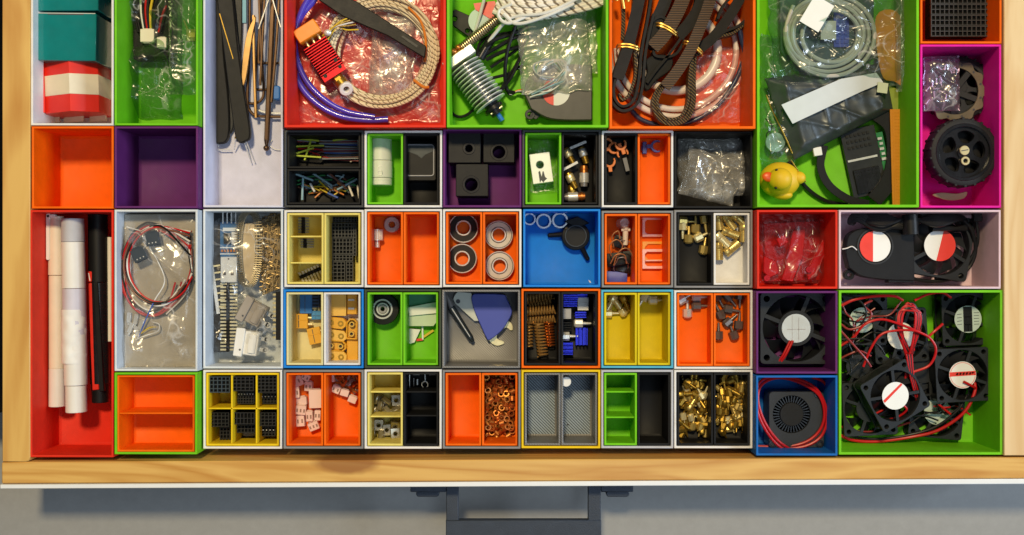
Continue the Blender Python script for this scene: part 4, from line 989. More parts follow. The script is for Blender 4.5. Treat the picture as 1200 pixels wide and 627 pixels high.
for i, (x, y) in enumerate(((152, 372), (160, 374), (166, 380), (154, 384), (161, 388))):
    g = G(); g.box(-2.3, -6, 0, 2.3, 6, 3.5); g.box(-1.2, 6, .5, 1.2, 9, 2.5)
    solo('terminal_clip', 'small steel terminal at the bottom of the cable bag', 'terminal', x, y, ZB + 53, g, STEEL, 'steel terminals in the cable bag', (0, 0, rnd.uniform(-25, 25)), bev=.3)
t = Th('thin_lead', 'thin white and blue leads curling at the bottom of the cable bag', 'wire', 170, 385, ZB + 54)
for pts, mm in (([(162, 396, 2), (182, 355, 8), (196, 330, 10), (188, 306, 10), (178, 290, 8), (176, 275, 5), (150, 266, 4)], WWHT), ([(163, 395, 2), (174, 372, 7), (184, 352, 9)], WBLU), ([(160, 398, 2), (172, 393, 4), (186, 388, 4), (188, 380, 5), (180, 377, 4)], WWHT), ([(164, 392, 2), (176, 384, 4), (184, 383, 4)], WYEL)):
    g = t.g(); g.tube(pts, .7, n=6); t.part('lead', g, mm)
g = G(); g.box(-42.5, -90, 0, 43, 89, 3); solo('card_sheet', 'beige grey card lining the white cable box', 'card', 189, 341, ZB + 49, g, mat('beige grey card', (.47, .42, .33), .5, var=.06), bev=1)
bag('clear_bag', 'tall clear bag over cable loops in the white box', 146, 252, 232, 431, ZB + 52.2, 13, 73, FILMC, amp=8, sc=34, wob=1, zip_=False)
# ------------------------------------------------------------------ 14 pale box
Z14 = ZB + 26
g = G(); g.box(-11, -82, 0, 11, 82, 10); solo('foam_strip', 'long black foam strip under the gold pin header', 'foam', 259, 330, ZB + 14, g, FOAM, bev=1)
t = Th('usb_adapter', 'blue circuit board with silver usb plug and four top pins', 'circuit board', 270, 296, Z14)
g = t.g(); g.box(258.5, 260, 0, 281, 302, 1.8); t.part('board', g, PCB, bev=.2)
g = t.g(); g.box(262, 267, 1.8, 279, 271, 3); g.box(258.5, 289.5, 1.8, 281, 291, 2.6); g.box(258.5, 297, 1.8, 281, 298.3, 2.4); t.part('silk_band', g, LABELP)
g = t.g(); g.box(263, 273, 1.8, 271, 286, 4); t.part('chip', g, BLK, bev=.2)
g = t.g(); g.box(272, 272, 1.8, 279, 287, 4.5); t.part('crystal', g, SILVER, bev=.8)
g = t.g()
for i in range(6): g.box(260 + i * 3.5, 292.5, 1.8, 262.2 + i * 3.5, 295.5, 3.2)
t.part('component', g, COPPER)
g = t.g(); g.box(260.5, 301, -1, 279.5, 331, 8); pl_ = t.part('usb_plug', g, SILVER, bev=.8)
g = t.g(); g.box(263.5, 319, 8, 267, 322.5, 8.2); g.box(272.5, 319, 8, 276, 322.5, 8.2); g.cyl(270, 303.5, 8, 8.2, 1, n=10); t.part('slot', g, INK, parent=pl_)
for i in range(4):
    g = t.g(); g.rod((262 + i * 5, 262, 3), (262 + i * 5, 247, 3), .8, n=6); t.part('pin', g, SILVER)
DULLG = mat('dull gold crimp', (.36, .30, .19), .35, .5, var=.2)
PALEPIN = mat('pale gold pin', (.72, .66, .44), .3, .4)
def pin_header(label, x, y, n, pitch, rot, z, la=7, lb=7, pm=PBRASS, group='pin header strips', w=2.0, sm=BLK, pw=.75):
    t = Th('pin_header', label, 'pin header', x, y, z, group, (0, 0, rot))
    g = G(); L = n * pitch
    for i in range(n): g.box(-w, -L / 2 + i * pitch + .25, 0, w, -L / 2 + (i + 1) * pitch - .25, 4)
    g.box(-w * .7, -L / 2 + .3, .5, w * .7, L / 2 - .3, 3.5); t.part('strip', g, sm, bev=.25)
    for i in range(n):
        g = G(); yy = -L / 2 + (i + .5) * pitch; g.box(-w - la, yy - pw, 1.4, w + lb, yy + pw, 2.7); t.part('pin', g, pm)
    return t
pin_header('long gold pin header strip below the usb plug', 268, 369, 21, 4.05, 0, Z14 + 1, 7, 9, PALEPIN, pw=1.0)
t = Th('terminal_strip', 'slanted white metal comb beside the usb plug', 'terminal strip', 252, 338, Z14 + .5, None, (0, 0, 8))
g = G(); g.box(-2, -30, 0, 2, 30, 1); 
for i in range(9): g.box(-1, -27 + i * 6.8, 1, 1, -24.5 + i * 6.8, 1.3)
t.part('carrier', g, SILVER)
for i in range(7):
    g = G(); g.box(2.02, -27 + i * 8, 0, 10, -25 + i * 8, 1.4); t.part('terminal', g, PBRASS)
t = Th('terminal_strip', 'gold crimp terminal chain looped over a tan strip', 'terminal strip', 293, 288, Z14 + 6)
g = t.g(); g.prism([(p[0], p[1]) for p in crv([(282, 268), (290, 262), (300, 268), (301, 310), (295, 330), (285, 322), (280, 300)], 5, True)], -6, -2); t.part('tan_strip', g, TAN)
for ox, oz in ((0, 0), (-3, -2), (3, 2)):
    g = t.g(); P = crv([(292 + ox, 250, oz), (300 + ox, 258, oz), (302 + ox, 290, oz + 1), (300 + ox, 315, oz), (293 + ox, 333, oz - 1), (285 + ox, 328, oz), (281 + ox, 305, oz), (281 + ox, 275, oz + 1), (285 + ox, 256, oz)], 9, True)
    g.tube(P, .55, n=5, closed=True, raw=True)
    for i in range(0, len(P)):
        p = P[i]; q = P[(i + 1) % len(P)]; d = (q - p).normalized(); nn = Vector((d.y, -d.x, 0)); g.rod(tuple(p - nn * .4), tuple(p + nn * 3.4), .75, .5, 5)
    t.part('crimp_chain', g, DULLG)
t = Th('terminal_heap', 'dense mass of brown gold crimp terminals by the right wall', 'terminal strip', 315, 300, Z14 - 8); t.o['kind'] = 'stuff'
CR = mat('brown gold crimp metal', (.42, .30, .14), .35, .9, var=.3)
g = t.g()
for i in range(300):
    x = 305 + rnd.uniform(0, 22); y = 255 + rnd.uniform(0, 88); y += (x - 305) * -.3
    a = rnd.uniform(-.5, .5); l = rnd.uniform(2, 4.5); z = rnd.uniform(0, 9); g.box(x - .6, y, z, x + .6, y + l, z + 1.1) if rnd.random() < .5 else g.rod((x, y, z), (x + l, y + l * a, z + rnd.uniform(-1, 1)), .7, n=5)
g.prism([(304, 262), (328, 250), (328, 338), (308, 346)], -4, 1)
t.part('crimp_mass', g, CR, stuff=True)
def rocker(label, x, y, z, rot, m, w, l):
    t = Th('rocker_switch', label, 'switch', x, y, z, 'rocker switches in the pale box', (0, 0, rot))
    g = G(); g.box(-w, -l, 0, w, l, 16); t.part('switch_body', g, m, bev=1.2)
    g = G(); g.box(-w - 2.5, -l - 2.5, 16, -w + 8, l + 2.5, 19); t.part('bezel', g, m, bev=.9)
    g = G(); g.extr_y([(w * .1, 16), (w * .1, 18), (w * .5, 18.8), (w - 2, 17.5), (w - 2, 16)], -l + 3, l - 3); t.part('rocker', g, m, bev=.4)
    for yy in (-l * .45, l * .45):
        g = G(); g.box(w, yy - 2.2, 5, w + 8, yy + 2.2, 6.4); g.ring(w + 8, yy, 5, 6.4, 3.4, 1.5, 14); t.part('terminal', g, STEEL)
    g = G(); g.cyl(-w + 5, l * .6, 19, 19.2, 1.2, n=10); t.part('mark', g, INK)
    return t
rocker('grey rocker switch tilted in the pale box', 300, 366, Z14 - 8, -28, GREYP, 13, 13)
rocker('ivory white rocker switch tilted below the grey one', 294, 401, Z14 - 6, -8, WHT, 12, 14)
t = Th('header_strip', 'black socket comb standing along the right wall of the pale box', 'socket', 326.5, 370, ZB + 24)
g = t.g(); g.box(324.5, 342, 0, 329.5, 398, 6)
t.part('strip', g, BLK)
for i in range(11):
    g = t.g(); g.box(320.5, 344 + i * 5, 2, 324.45, 346.2 + i * 5, 3.5); t.part('pin', g, PBRASS)
bag('clear_bag', 'clear bag over usb board, terminals and switches', 243, 249, 329, 424, Z14 - 8, 22, 79, FILM, amp=5, sc=26, wob=1, zip_=False)
# ------------------------------------------------------------------ 15 jumper wires
def jumper(lab, x, y, ang, l, r, m, z, leg=3.5, group='jumper wires in the upper black tray', elev=0, cat='jumper wire'):
    g = G(); g.M = RZ(ang) @ RY(elev); pts = [(-l / 2, 0, -leg), (-l / 2, 0, -.4), (-l / 2 + .6, 0, 0), (l / 2 - .6, 0, 0), (l / 2, 0, -.4), (l / 2, 0, -leg)]
    g.tube(pts, r, n=6, k=3)
    return solo('jumper_wire', lab, cat, x, y, z, g, m, group)
UP = [('bright yellow green jumper wire across the top left of the upper tray', 359, 163.5, 6, 27, WLIM), ('yellow green jumper wire along the middle of the upper tray', 363, 171, -2, 30, WLIM), ('yellow green jumper wire slanting down the left of the upper tray', 353, 178, -18, 28, WLIM), ('yellow green jumper wire lowest in the upper tray', 362, 183.5, 4, 26, WLIM), ('yellow green jumper wire standing steeply across the others', 361, 175, -72, 24, WLIM), ('yellow green jumper wire at the top right of the upper tray', 402, 163, -8, 22, WLIM)]
for lab, x, y, a, l, mm in UP: jumper(lab, x, y, a, l, 1.15, mm, ZT + 12 + rnd.uniform(0, 5), group=None)
for i in range(16):
    jumper('dark jumper wire lying flat in the right half of the upper tray', 400 + rnd.uniform(-4, 4), 165 + i * 1.5, rnd.uniform(-3, 3), 40, .9, (WGRY, WDARK, WGRY, WBLU, WBLK, WGRY, WBRN)[i % 7], ZT + 5 + (i % 3) * 2, group='dark jumper wires in the upper black tray')
for i in range(14):
    jumper('red or dark short jumper wire among the yellow green ones', 352 + rnd.uniform(-6, 24), 164 + rnd.uniform(0, 20), rnd.uniform(-20, 20), rnd.uniform(16, 26), .9, (WRED, WBRN, WDARK, WBLK, WGRY)[i % 5], ZT + 4 + rnd.uniform(0, 5), group='short dark jumpers under the yellow green ones')
cord('hook_wire', 'thin cream wire bent to an L at the right of the upper tray', 'wire', [(420, 162, 8), (421.5, 180, 6), (420, 186, 5), (411, 190, 4)], .8, PINKW, ZT)
LO = [('pale green jumper wire at the top left of the lower tray', 356, 207.5, 20, 21, WSKY), ('pale green jumper wire standing upright at the left of the lower tray', 354.5, 220, -88, 26, WSKY), ('pale grey jumper wire slanting up in the lower tray', 378, 210.5, 33, 24, WSKY), ('brown jumper wire slanting up right of centre in the lower tray', 395, 211, 40, 22, WBRN), ('pale cyan jumper wire slanting down to the right in the lower tray', 407, 216, -28, 24, WSKY), ('cream jumper wire with bent end at the right of the lower tray', 411, 224, 68, 12, PINKW), ('cream jumper wire standing nearest the right wall of the lower tray', 420, 225, 82, 14, PINKW), ('dark blue jumper wire lying below the yellow ones', 390, 229, 25, 12, WBLU), ('white jumper wire end left of the yellow ones', 366, 220, 60, 10, WWHT)]
for lab, x, y, a, l, mm in LO: jumper(lab, x, y, a, l, 1.35, mm, ZT + 14 + rnd.uniform(0, 5), group=None)
for i in range(46):
    x = 346 + rnd.uniform(0, 72); mm = (WORA, WYEL, WYEL, WORA, WWHT)[i % 5] if 362 < x < 402 and i % 2 else (WGRN, WBLU, WSKY, WBRN, WGRY, WBLK)[i % 6]
    y = 206 + rnd.uniform(0, 16) if mm not in (WORA, WYEL, WWHT) else 217 + rnd.uniform(0, 11)
    jumper('short coloured jumper wire in the tangle of the lower tray', x, y, rnd.uniform(-50, 50), rnd.uniform(8, 20), .95, mm, ZT + 3 + rnd.uniform(0, 9), group='short jumpers in the lower black tray', elev=rnd.uniform(-15, 15))
# ------------------------------------------------------------------ 16 glue stick and case
t = Th('glue_stick', 'white capped glue stick with embossed ring mark', 'glue stick', 448, 190, ZT + 1)
g = t.g(); g.rod((448, 163, 14), (448, 190, 14), 12.6, 12.9, 30); t.part('cap', g, WHT, bev=.8)
g = t.g(); g.rod((448, 190.3, 14), (448, 210, 14), 13.4, 13.4, 30); t.part('barrel', g, WHT, bev=.6)
g = t.g(); g.rod((448, 210.4, 14), (448, 218.5, 14), 13, 13, 30); g.rod((448, 212.5, 14), (448, 213.6, 14), 13.3, 13.3, 30); t.part('base', g, WHT, bev=.6)
g = t.g(); g.tube([(450, 197, 27.3), (446.5, 199, 27.4), (446.3, 205, 27.4), (448.5, 208, 27.4), (451, 206, 27.3), (450.5, 202.5, 27.4), (447, 203, 27.5)], .6, n=6); t.part('mark', g, SILVER)
t = Th('flip_case', 'black case with pale rounded outline on its lid', 'case', 495, 193, ZT)
g = t.g(); g.prism(rrect(477, 170, 513, 214, 3), 0, 24); t.part('case_body', g, BLK, bev=1)
P = rrect(479, 172.5, 510, 208, 3); g = t.g(); g.tube([(p[0], p[1], 24.2) for p in P], .7, n=6, closed=True, raw=True); t.part('lid_outline', g, LGREY)
g = t.g(); g.prism([(480, 173.5), (509, 173.5), (509, 180), (500, 184), (496, 188), (491, 184), (480, 180)], 24, 24.5); t.part('lid_flap', g, mat('slate plastic', (.035, .05, .06), .3))
# ------------------------------------------------------------------ 17 black blocks
def block(label, x, y, w, hx, hy, hr, zt, boss):
    t = Th('hole_block', label, 'block', x, y, ZB, 'black blocks in the purple box')
    g = G(); g.plate([(-w, -w), (w, -w), (w, w), (-w, w)], [circ(hx, hy, hr, 28)], 0, zt); t.part('block_body', g, BLK, bev=.7)
    g = G(); g.ring(hx, hy, zt - 2, zt + boss, hr + 3, hr, 30); t.part('collar', g, BLKS, bev=.4)
block('black block with a narrow collared hole at the upper left', 546, 176, 18.5, 5, 2, 4.2, 36, .8)
block('black block with a wide hole at the upper right', 585, 176, 18, 0, 6, 7, 34, .5)
block('black block with a wide hole set alone at the bottom', 554.5, 214, 18.5, -1, 5, 7.2, 36, .5)
# ------------------------------------------------------------------ 18
t = Th('metal_block', 'silver aluminium block with a round hole, tilted in its bag', 'block', 634, 198, ZT + 8, None, (0, 0, 8))
g = G(); g.plate([(-12, -17.5), (12, -17.5), (12, 17.5), (-12, 17.5)], [circ(-1, -4, 4.4, 24)], 0, 12); t.part('block_body', g, mat('matt aluminium', (.80, .82, .82), .4, .25), bev=.5)
g = G(); g.prism([(-4, 4), (-2, 3), (-1, 10), (1, 4), (2, 4), (3, 11), (5, 13), (2, 15), (0, 17), (-2, 14), (-4, 17)], 12, 12.3); t.part('dark_stain', g, INK)
bag('clear_bag', 'small clear bag around the silver block', 619, 159, 652, 226, ZT + 3, 16, 83, FILM, amp=5, sc=12, rot=4)
def fitting(label, x, y, rot, ms, kind, z):
    t = Th('pipe_fitting', label, 'fitting', x, y, z, 'fittings in the black tray', (0, 0, rot))
    if kind == 'push':
        g = G(); g.rod((0, -2, 5), (0, 7, 5), 5.2, 5.2, 6); t.part('hex_body', g, ms[0], bev=.4)
        g = G(); g.rod((0, 7, 5), (0, 16, 5), 3.6, 3.4, 14); g.rod((0, 9, 5), (0, 10, 5), 3.9, 3.9, 14); g.rod((0, 12, 5), (0, 13, 5), 3.9, 3.9, 14); t.part('threaded_end', g, ms[1])
        g = G(); g.rod((0, -4, 5), (0, -2, 5), 4, 4.4, 14); t.part('collar', g, ms[1])
    else:
        g = G(); g.rod((0, -6, 5), (0, 6, 5), 5.8, 5.8, 14); t.part('hex_body', g, ms[0], bev=.6)
        g = G(); g.rod((0, -14, 5), (0, -6, 5), 4.2, 4.8, 14); g.rod((0, -11, 5), (0, -9.5, 5), 5.2, 5.2, 14); t.part('threaded_end', g, ms[1])
        g = G(); g.rod((0, 6, 5), (0, 10, 5), 4.6, 4, 14); t.part('collar', g, DSTEEL)
fitting('brass fitting at the upper left of the fittings tray', 664, 178, 28, (PBRASS, BRASS), 'push', ZT + 6)
fitting('steel hex fitting with brass thread at the upper right', 682, 177, 18, (STEEL, BRASS), 'push', ZT + 8)
fitting('brass fitting slanting down at the middle left', 667, 207, 28, (PBRASS, BRASS), 'push', ZT + 5)
fitting('steel fitting with copper ring standing at the right', 684, 209, 0, (STEEL, COPPER), 'big', ZT + 4)
fitting('steel fitting with copper end lying at the bottom of the tray', 671, 231, -88, (STEEL, COPPER), 'big', ZT + 2)
fitting('small brass fitting peeping out at the bottom centre', 670, 221, 10, (BRASS, BRASS), 'push', ZT)
for lab, a, b, z in (('steel clip strip crossing the middle of the fittings tray', (660, 199), (677, 190), 16), ('dull flat strip at the top of the fittings tray', (668, 174), (687, 166), 20)):
    cx, cy = (a[0] + b[0]) / 2, (a[1] + b[1]) / 2; g = G(cx, cy); v = Vector((b[0] - a[0], b[1] - a[1])).normalized(); q = Vector((-v.y, v.x)) * 1.6
    g.prism([(a[0] + q.x, a[1] + q.y), (b[0] + q.x, b[1] + q.y), (b[0] - q.x, b[1] - q.y), (a[0] - q.x, a[1] - q.y)], 0, 1.2); solo('clip_strip', lab, 'clip', cx, cy, ZT + z, g, STEEL, bev=.2)
# ------------------------------------------------------------------ 19 clips
def cclip(label, x, y, rot, m, sc=1.0, group=None, z=4):
    P = []
    for i in range(19):
        a = R(-215 + i * 250 / 18); P.append((7 * sc * math.cos(a), 7 * sc * math.sin(a)))
    for i in range(19):
        a = R(35 - i * 250 / 18); r = 4.3 * sc if 2 < i < 16 else 5.2 * sc; P.append((r * math.cos(a), r * math.sin(a)))
    g = G(); g.prism(P, 0, 6); g.box(-2.2 * sc, -12 * sc, 0, 2.2 * sc, -6.4 * sc, 6)
    solo('retaining_clip', label, 'clip', x, y, -38 + z, g, m, group, (0, 0, rot), bev=.4)
OC = mat('orange clip plastic', (.80, .22, .04), .42); BC = mat('dark blue clip plastic', (.03, .05, .30), .4)
cclip('orange clip at the upper left of the clip pile', 710.5, 169, 30, OC)
cclip('orange clip lying over the pile at its upper right', 727, 170, 200, OC, z=9)
cclip('orange clip with open mouth lowest in the black tray', 714, 190, 185, OC)
cclip('orange clip hidden in the middle of the pile', 719, 174, 100, OC, z=1)
cclip('orange clip beside the grey pin', 729, 180, 20, OC, z=3)
g = G(); g.box(-2.4, -8, 0, 2.4, 8, 3); solo('flat_pin', 'small grey flat pin under the orange clips', 'pin', 733.5, 193, -32, g, MGREY, rot=(0, 0, 14), bev=.3)
cclip('dark blue clip with its mouth facing right', 769, 172, 90, BC, 1.05)
g = G(); g.box(-2.5, -7, 0, 2.5, 7, 8); g.box(-3.4, -2.5, 2, 3.4, 2.5, 6); solo('retaining_clip', 'dark blue clip standing on edge at the left wall', 'clip', 754.5, 174, -38, g, BC, bev=.5)
# ------------------------------------------------------------------ 20 black box of bags
bag('clear_bag', 'crumpled clear bag spread at the back of the black box', 794, 160, 878, 224, ZB + 6, 20, 91, FILMB, amp=11, sc=30, wob=4)
bag('clear_bag', 'folded clear bag in front with yellowish folds', 802, 180, 866, 236, ZB + 26, 12, 93, FILMB, amp=11, sc=26, wob=4, rot=-14)
bag('clear_bag', 'small clear bag at the right of the black box', 838, 178, 877, 230, ZB + 18, 12, 95, FILMB, amp=8, sc=20, wob=3, rot=6)
g = G(); g.prism([(-22, -16), (4, -24), (24, -20), (22, 6), (12, 26), (2, 22), (6, 4), (-20, 6)], 0, 3)
solo('folded_sheet', 'yellowish folded film inside the clear bags', 'sheet', 838, 200, ZB + 8, g, mat('yellowish film sheet', (.40, .33, .20), .35, var=.3), bev=.6)
# ------------------------------------------------------------------ 21 pin strips and sockets
def strip5(label, x, y, n, rot, la, lb, pm=DSTEEL, pitch=4, pw=.75): return pin_header(label, x, y, n, pitch, rot, ZT, la, lb, pm, None, pw=pw)
strip5('black pin strip with six pins in the top compartment', 356, 264, 6, 0, 9, 4.5, DSTEEL, 3.3)
strip5('short black pin strip with four pins in the middle compartment', 358, 285, 4, 0, 3, 8, DSTEEL, 3.0)
strip5('slanted pin strip with white pins in the bottom compartment', 364, 320, 7, -66, 4, 9, WHT, 3.8, 1.15)
SG = 'black sockets in the pale yellow tray'
for lab, x0, y0, x1, y1, nx, ny, h in (('black socket block spanning the top of the pale yellow tray', 384, 251, 420, 261, 10, 3, 10), ('black socket block second row of the pale yellow tray', 384, 262, 418, 279, 9, 4, 16),
     ('black socket block in the third row of the pale yellow tray', 384, 279.5, 416, 298, 8, 4, 14), ('black socket block beside the tan plug', 392, 298.5, 416, 306, 6, 2, 15), ('black socket block at the bottom left of the pale yellow tray', 384, 306.5, 407, 332, 5, 6, 16), ('black socket block at the bottom right of the pale yellow tray', 407.6, 306.5, 416, 331, 2, 6, 14), ('tall narrow black socket along the right wall', 416.5, 262, 420.3, 300, 1, 9, 18)):
    t = Th('header_socket', lab, 'socket', (x0 + x1) / 2, (y0 + y1) / 2, ZT, SG); socket(t, x0, y0, x1, y1, h, nx, ny, CHAR if ny != 4 else BLK)
g = G(); g.box(-3.5, -3.6, 0, 3.5, 3.6, 14); solo('plug', 'tan square plug among the black sockets', 'plug', 387.5, 302, ZT, g, TAN, bev=.4)
# ------------------------------------------------------------------ 22 pulley, washer
t = Th('belt_pulley', 'small silver toothed pulley lying on its side', 'pulley', 443, 277, ZT)
g = G(); g.rod((0, -7, 7), (0, 4, 7), 6, 6, 20)
for i in range(20):
    a = 2 * math.pi * i / 20; g.rod((6 * math.cos(a), -7, 7 + 6 * math.sin(a)), (6 * math.cos(a), 4, 7 + 6 * math.sin(a)), .75, n=6)
t.part('toothed_drum', g, SILVER)
g = G(); g.rod((0, -8, 7), (0, -7, 7), 7.4, 7.4, 24); g.rod((0, 4, 7), (0, 5, 7), 7.4, 7.4, 24); t.part('flange', g, STEEL)
g = G(); g.rod((0, 5, 7), (0, 13, 7), 2.9, 2.9, 16); t.part('shaft', g, SILVER)
g = G(); g.ring(0, 0, 0, 7, 9.5, 3.4, 30); solo('washer', 'thick grey washer at the top of the pulley tray', 'washer', 460, 263.5, ZT, g, mat('dull zinc', (.42, .42, .42), .35, .6), bev=.8)
SHIELD = mat('bearing shield', (.52, .49, .42), .35, .35)
# ------------------------------------------------------------------ 23 bearings
def bearing(label, x, y, r, seal, z=ZT):
    t = Th('ball_bearing', label, 'bearing', x, y, z, 'ball bearings in the orange trays')
    g = G(); g.ring(0, 0, 0, 10, r, r * .92, 40); t.part('outer_race', g, STEEL, bev=.5)
    g = G(); g.ring(0, 0, .6, 9.2, r * .915, r * .535, 40); t.part('shield', g, seal, bev=.2)
    g = G(); g.ring(0, 0, 0, 10, r * .53, r * .42, 32); t.part('inner_race', g, STEEL, bev=.5)
    if seal is not RUBBER:
        g = G(); g.ring(0, 0, 9.2, 9.7, r * .925, r * .885, 40); g.ring(0, 0, 9.2, 9.7, r * .575, r * .535, 40); t.part('shield_groove', g, INK)
bearing('upper black sealed bearing', 543.5, 267.5, 17.3, RUBBER); bearing('lower black sealed bearing', 542, 303, 17.2, RUBBER)
bearing('upper steel shielded bearing', 584.5, 275.5, 16.6, SHIELD); bearing('lower steel shielded bearing', 585.5, 311.5, 17, SHIELD)
# ------------------------------------------------------------------ 24 rings and knob
for lab, x, y, r in (('small white ring nearest the left wall of the blue box', 620.5, 257, 7.4), ('dark steel ring between the two white ones', 637, 259.5, 9), ('large white ring right of the dark ring', 656, 258.5, 9.6)):
    g = G(); g.ring(0, 0, 0, 7, r, r * .72, 32); solo('ring', lab, 'ring', x, y, ZB, g, SILVER if 'white' in lab else DSTEEL, bev=.4)
SLATEK = mat('slate plastic rim', (.06, .075, .085), .4)
t = Th('lever_knob', 'black round knob with two slim arms in the blue box', 'knob', 673, 278, ZB)
g = t.g(); g.lathe([(15, 0), (16.5, 2), (16.5, 11), (15.5, 13), (12.8, 13.6), (12.5, 12.6), (0, 12.4)], 674, 277, 36); t.part('knob_body', g, BLK)
g = t.g(); g.ring(674, 277, 12.4, 14.6, 12.6, 11.6, 36); t.part('rim', g, SLATEK, bev=.3)
for p, q in (((660, 275), (644, 276)), ((681, 290), (688, 303))):
    g = t.g(); g.rod((*p, 9), (*q, 5), 3.2, 2.6, 14); g.sph(q[0], q[1], 5, 2.8); t.part('arm', g, BLK)
g = t.g(); g.sph(664, 268, 12.5, 3, 2.4, 1); t.part('rust_spot', g, mat('rust', (.30, .18, .06), .7))
g = t.g(); g.prism([(660, 260), (676, 254), (690, 262), (676, 268)], 4, 14); t.part('base_lug', g, BLK, bev=.8)
g = G(); g.prism([(-1.5, -2), (1, -.5), (2, 2), (-.5, .8)], 0, .8); solo('paper_scrap', 'tiny white scrap at the bottom of the blue box', 'scrap', 691, 330, ZB, g, WHT)
# ------------------------------------------------------------------ 25 clips and frames
def binder(label, x, y, z, rot, w, m, wire=True, rot_y=0):
    t = Th('binder_clip', label, 'binder clip', x, y, z, 'binder clips in the orange tray', (62, rot_y, rot))
    g = G(); prof = [(-6, 0), (6, 0), (1.3, 15), (-1.3, 15)]; g.M = RX(0)
    n = len(prof); g.add([(-w, p[0], p[1]) for p in prof] + [(w, p[0], p[1]) for p in prof], [tuple(range(n)), tuple(range(n, 2 * n))[::-1]] + [(i, i + n, (i + 1) % n + n, (i + 1) % n) for i in range(n)])
    t.part('clip_body', g, m, bev=.4)
    if wire:
        for s in (-1, 1):
            g = G(); g.tube([(-w * .55, s * 1.5, 15), (-w * .55, s * 5, 17), (-w * .35, s * 14, 16), (-w * .2, s * 19, 15), (w * .2, s * 19, 15), (w * .35, s * 14, 16), (w * .55, s * 5, 17), (w * .55, s * 1.5, 15)], .55, n=6); t.part('wire_handle', g, DSTEEL)
    return t
binder('small black binder clip at the left of the heap', 721, 282, ZT + 2, 70, 7, BLKS)
binder('large black binder clip with wire handles in the middle', 725, 298, ZT + 8, 8, 15, BLK)
binder('black binder clip under the large one', 730, 306, ZT + 2, -12, 13, BLKS, False)
binder('blue binder clip at the bottom of the heap', 722, 321, ZT + 3, -3, 12.5, SCRAP, False)
t = Th('plastic_nozzle', 'clear pink plastic nozzle standing above the binder clips', 'nozzle', 731, 272, ZT)
g = t.g(); g.lathe([(7, 0), (7.4, 3), (7.2, 24), (5, 27)], 729, 262, 24); t.part('cup', g, CLEARP)
g = t.g(); g.rod((731, 268, 20), (731, 287, 16), 3.4, 3.0, 14); g.rod((726, 270, 21), (736, 270, 21), 2); g.sph(731, 268, 21, 4); t.part('stem', g, PINKW)
def frame(label, x0, y0, x1, y1, z, m, cut, bar=None):
    cx, cy = (x0 + x1) / 2, (y0 + y1) / 2; g = G(cx, cy); w = 3.2
    g.plate([(x0, y0), (x1, y0), (x1, y1), (x0, y1)], [[(x0 + w, y0 + w + cut), (x0 + w + cut, y0 + w), (x1 - w, y0 + w), (x1 - w, y1 - w), (x0 + w + cut, y1 - w), (x0 + w, y1 - w - cut)]], 0, 2)
    if bar: g.box(x0 + w, bar, 0.05, x1 - w, bar + 1.6, 1.9)
    solo('thin_frame', label, 'thin frame', cx, cy, z, g, m, bev=.3)  # thin rectangular frame with an open middle
PKF = mat('pinkish clear plastic', (.85, .50, .42), .25, coat=.3)
frame('pink clear frame at the top of the frames tray', 752.5, 254.5, 783, 277.5, ZT + 3, PKF, 2.5)
frame('amber frame under the lower pink frame', 752.5, 283, 783.5, 307, ZT, mat('amber plastic', (.80, .36, .02), .3), 3.5)
frame('pink clear frame at the bottom of the frames tray', 752.5, 292, 783, 315, ZT + 4, PKF, 2.5, 304.5)
# ------------------------------------------------------------------ nozzles
NP = {}
def nozzle_mesh(m, kind):
    key = (m.name, kind)
    if key in NP: return NP[key]
    g = G()
    if kind == 'hex':      # hex head, neck, tip
        g.rod((0, -6, 0), (0, 1, 0), 4.6, 4.6, 6); g.rod((0, 1, 0), (0, 3, 0), 2.6, 2.6, 12); g.rod((0, 3, 0), (0, 11, 0), 3.2, 3.0, 12)
        for i in range(3): g.rod((0, 4 + i * 2.2, 0), (0, 5 + i * 2.2, 0), 3.5, 3.5, 12)
        g.rod((0, -7.5, 0), (0, -6, 0), 2.2, 3.2, 12)
    elif kind == 'slim':
        g.rod((0, -6, 0), (0, 1.5, 0), 4.6, 4.6, 8); g.rod((0, -7.2, 0), (0, -6, 0), 3, 4.2, 12); g.rod((0, 1.5, 0), (0, 10, 0), 1.7, 1.0, 10)
    else:                  # threaded stub
        g.rod((0, -8, 0), (0, -2, 0), 4.9, 4.9, 6); g.rod((0, -2, 0), (0, 9, 0), 4.2, 4.2, 14)
        for i in range(5): g.rod((0, -1 + i * 2, 0), (0, 0 + i * 2, 0), 4.6, 4.6, 14)
    NP[key] = g.mesh('print_nozzle', S * F(ZT), .25, 38, [m]); return NP[key]
def nozzle(label, x, y, rot, m, kind, z, group, tilt=0, cat='nozzle'):
    o = bpy.data.objects.new('print_nozzle', nozzle_mesh(m, kind)); COL.objects.link(o)
    o.scale = (1.18,) * 3 if group is None or 'heap' not in group else (.86, .95, .86); o.location = W(x, y, z); o.rotation_euler = Euler((R(tilt), R(rnd.uniform(0, 60)), R(rot)), 'YXZ'); tagp(o, label, cat, group); return o
MBRASS = mat('mid brass', (.72, .52, .16), .3, .7, var=.12)
GN = 'brass nozzles in the black tray by the white one'
for lab, x, y, r in (('dull brass nozzle lying sideways at the top left of the black tray', 803, 259, 85), ('brass nozzle with square bright head at the far left', 800, 268, 0), ('brass nozzle pointing down in the second column', 807, 277, 178), ('upright brass nozzle at the top centre', 815, 265, 180), ('brass nozzle with green glint at the top right', 826, 260, 8), ('brass nozzle lying slanted right of centre', 821, 277, 115), ('brass nozzle lowest in the black tray', 825, 290, 170)):
    nozzle(lab, x, y, r, PBRASS if 'bright' in lab or 'slanted' in lab else MBRASS, 'slim', -27, None)
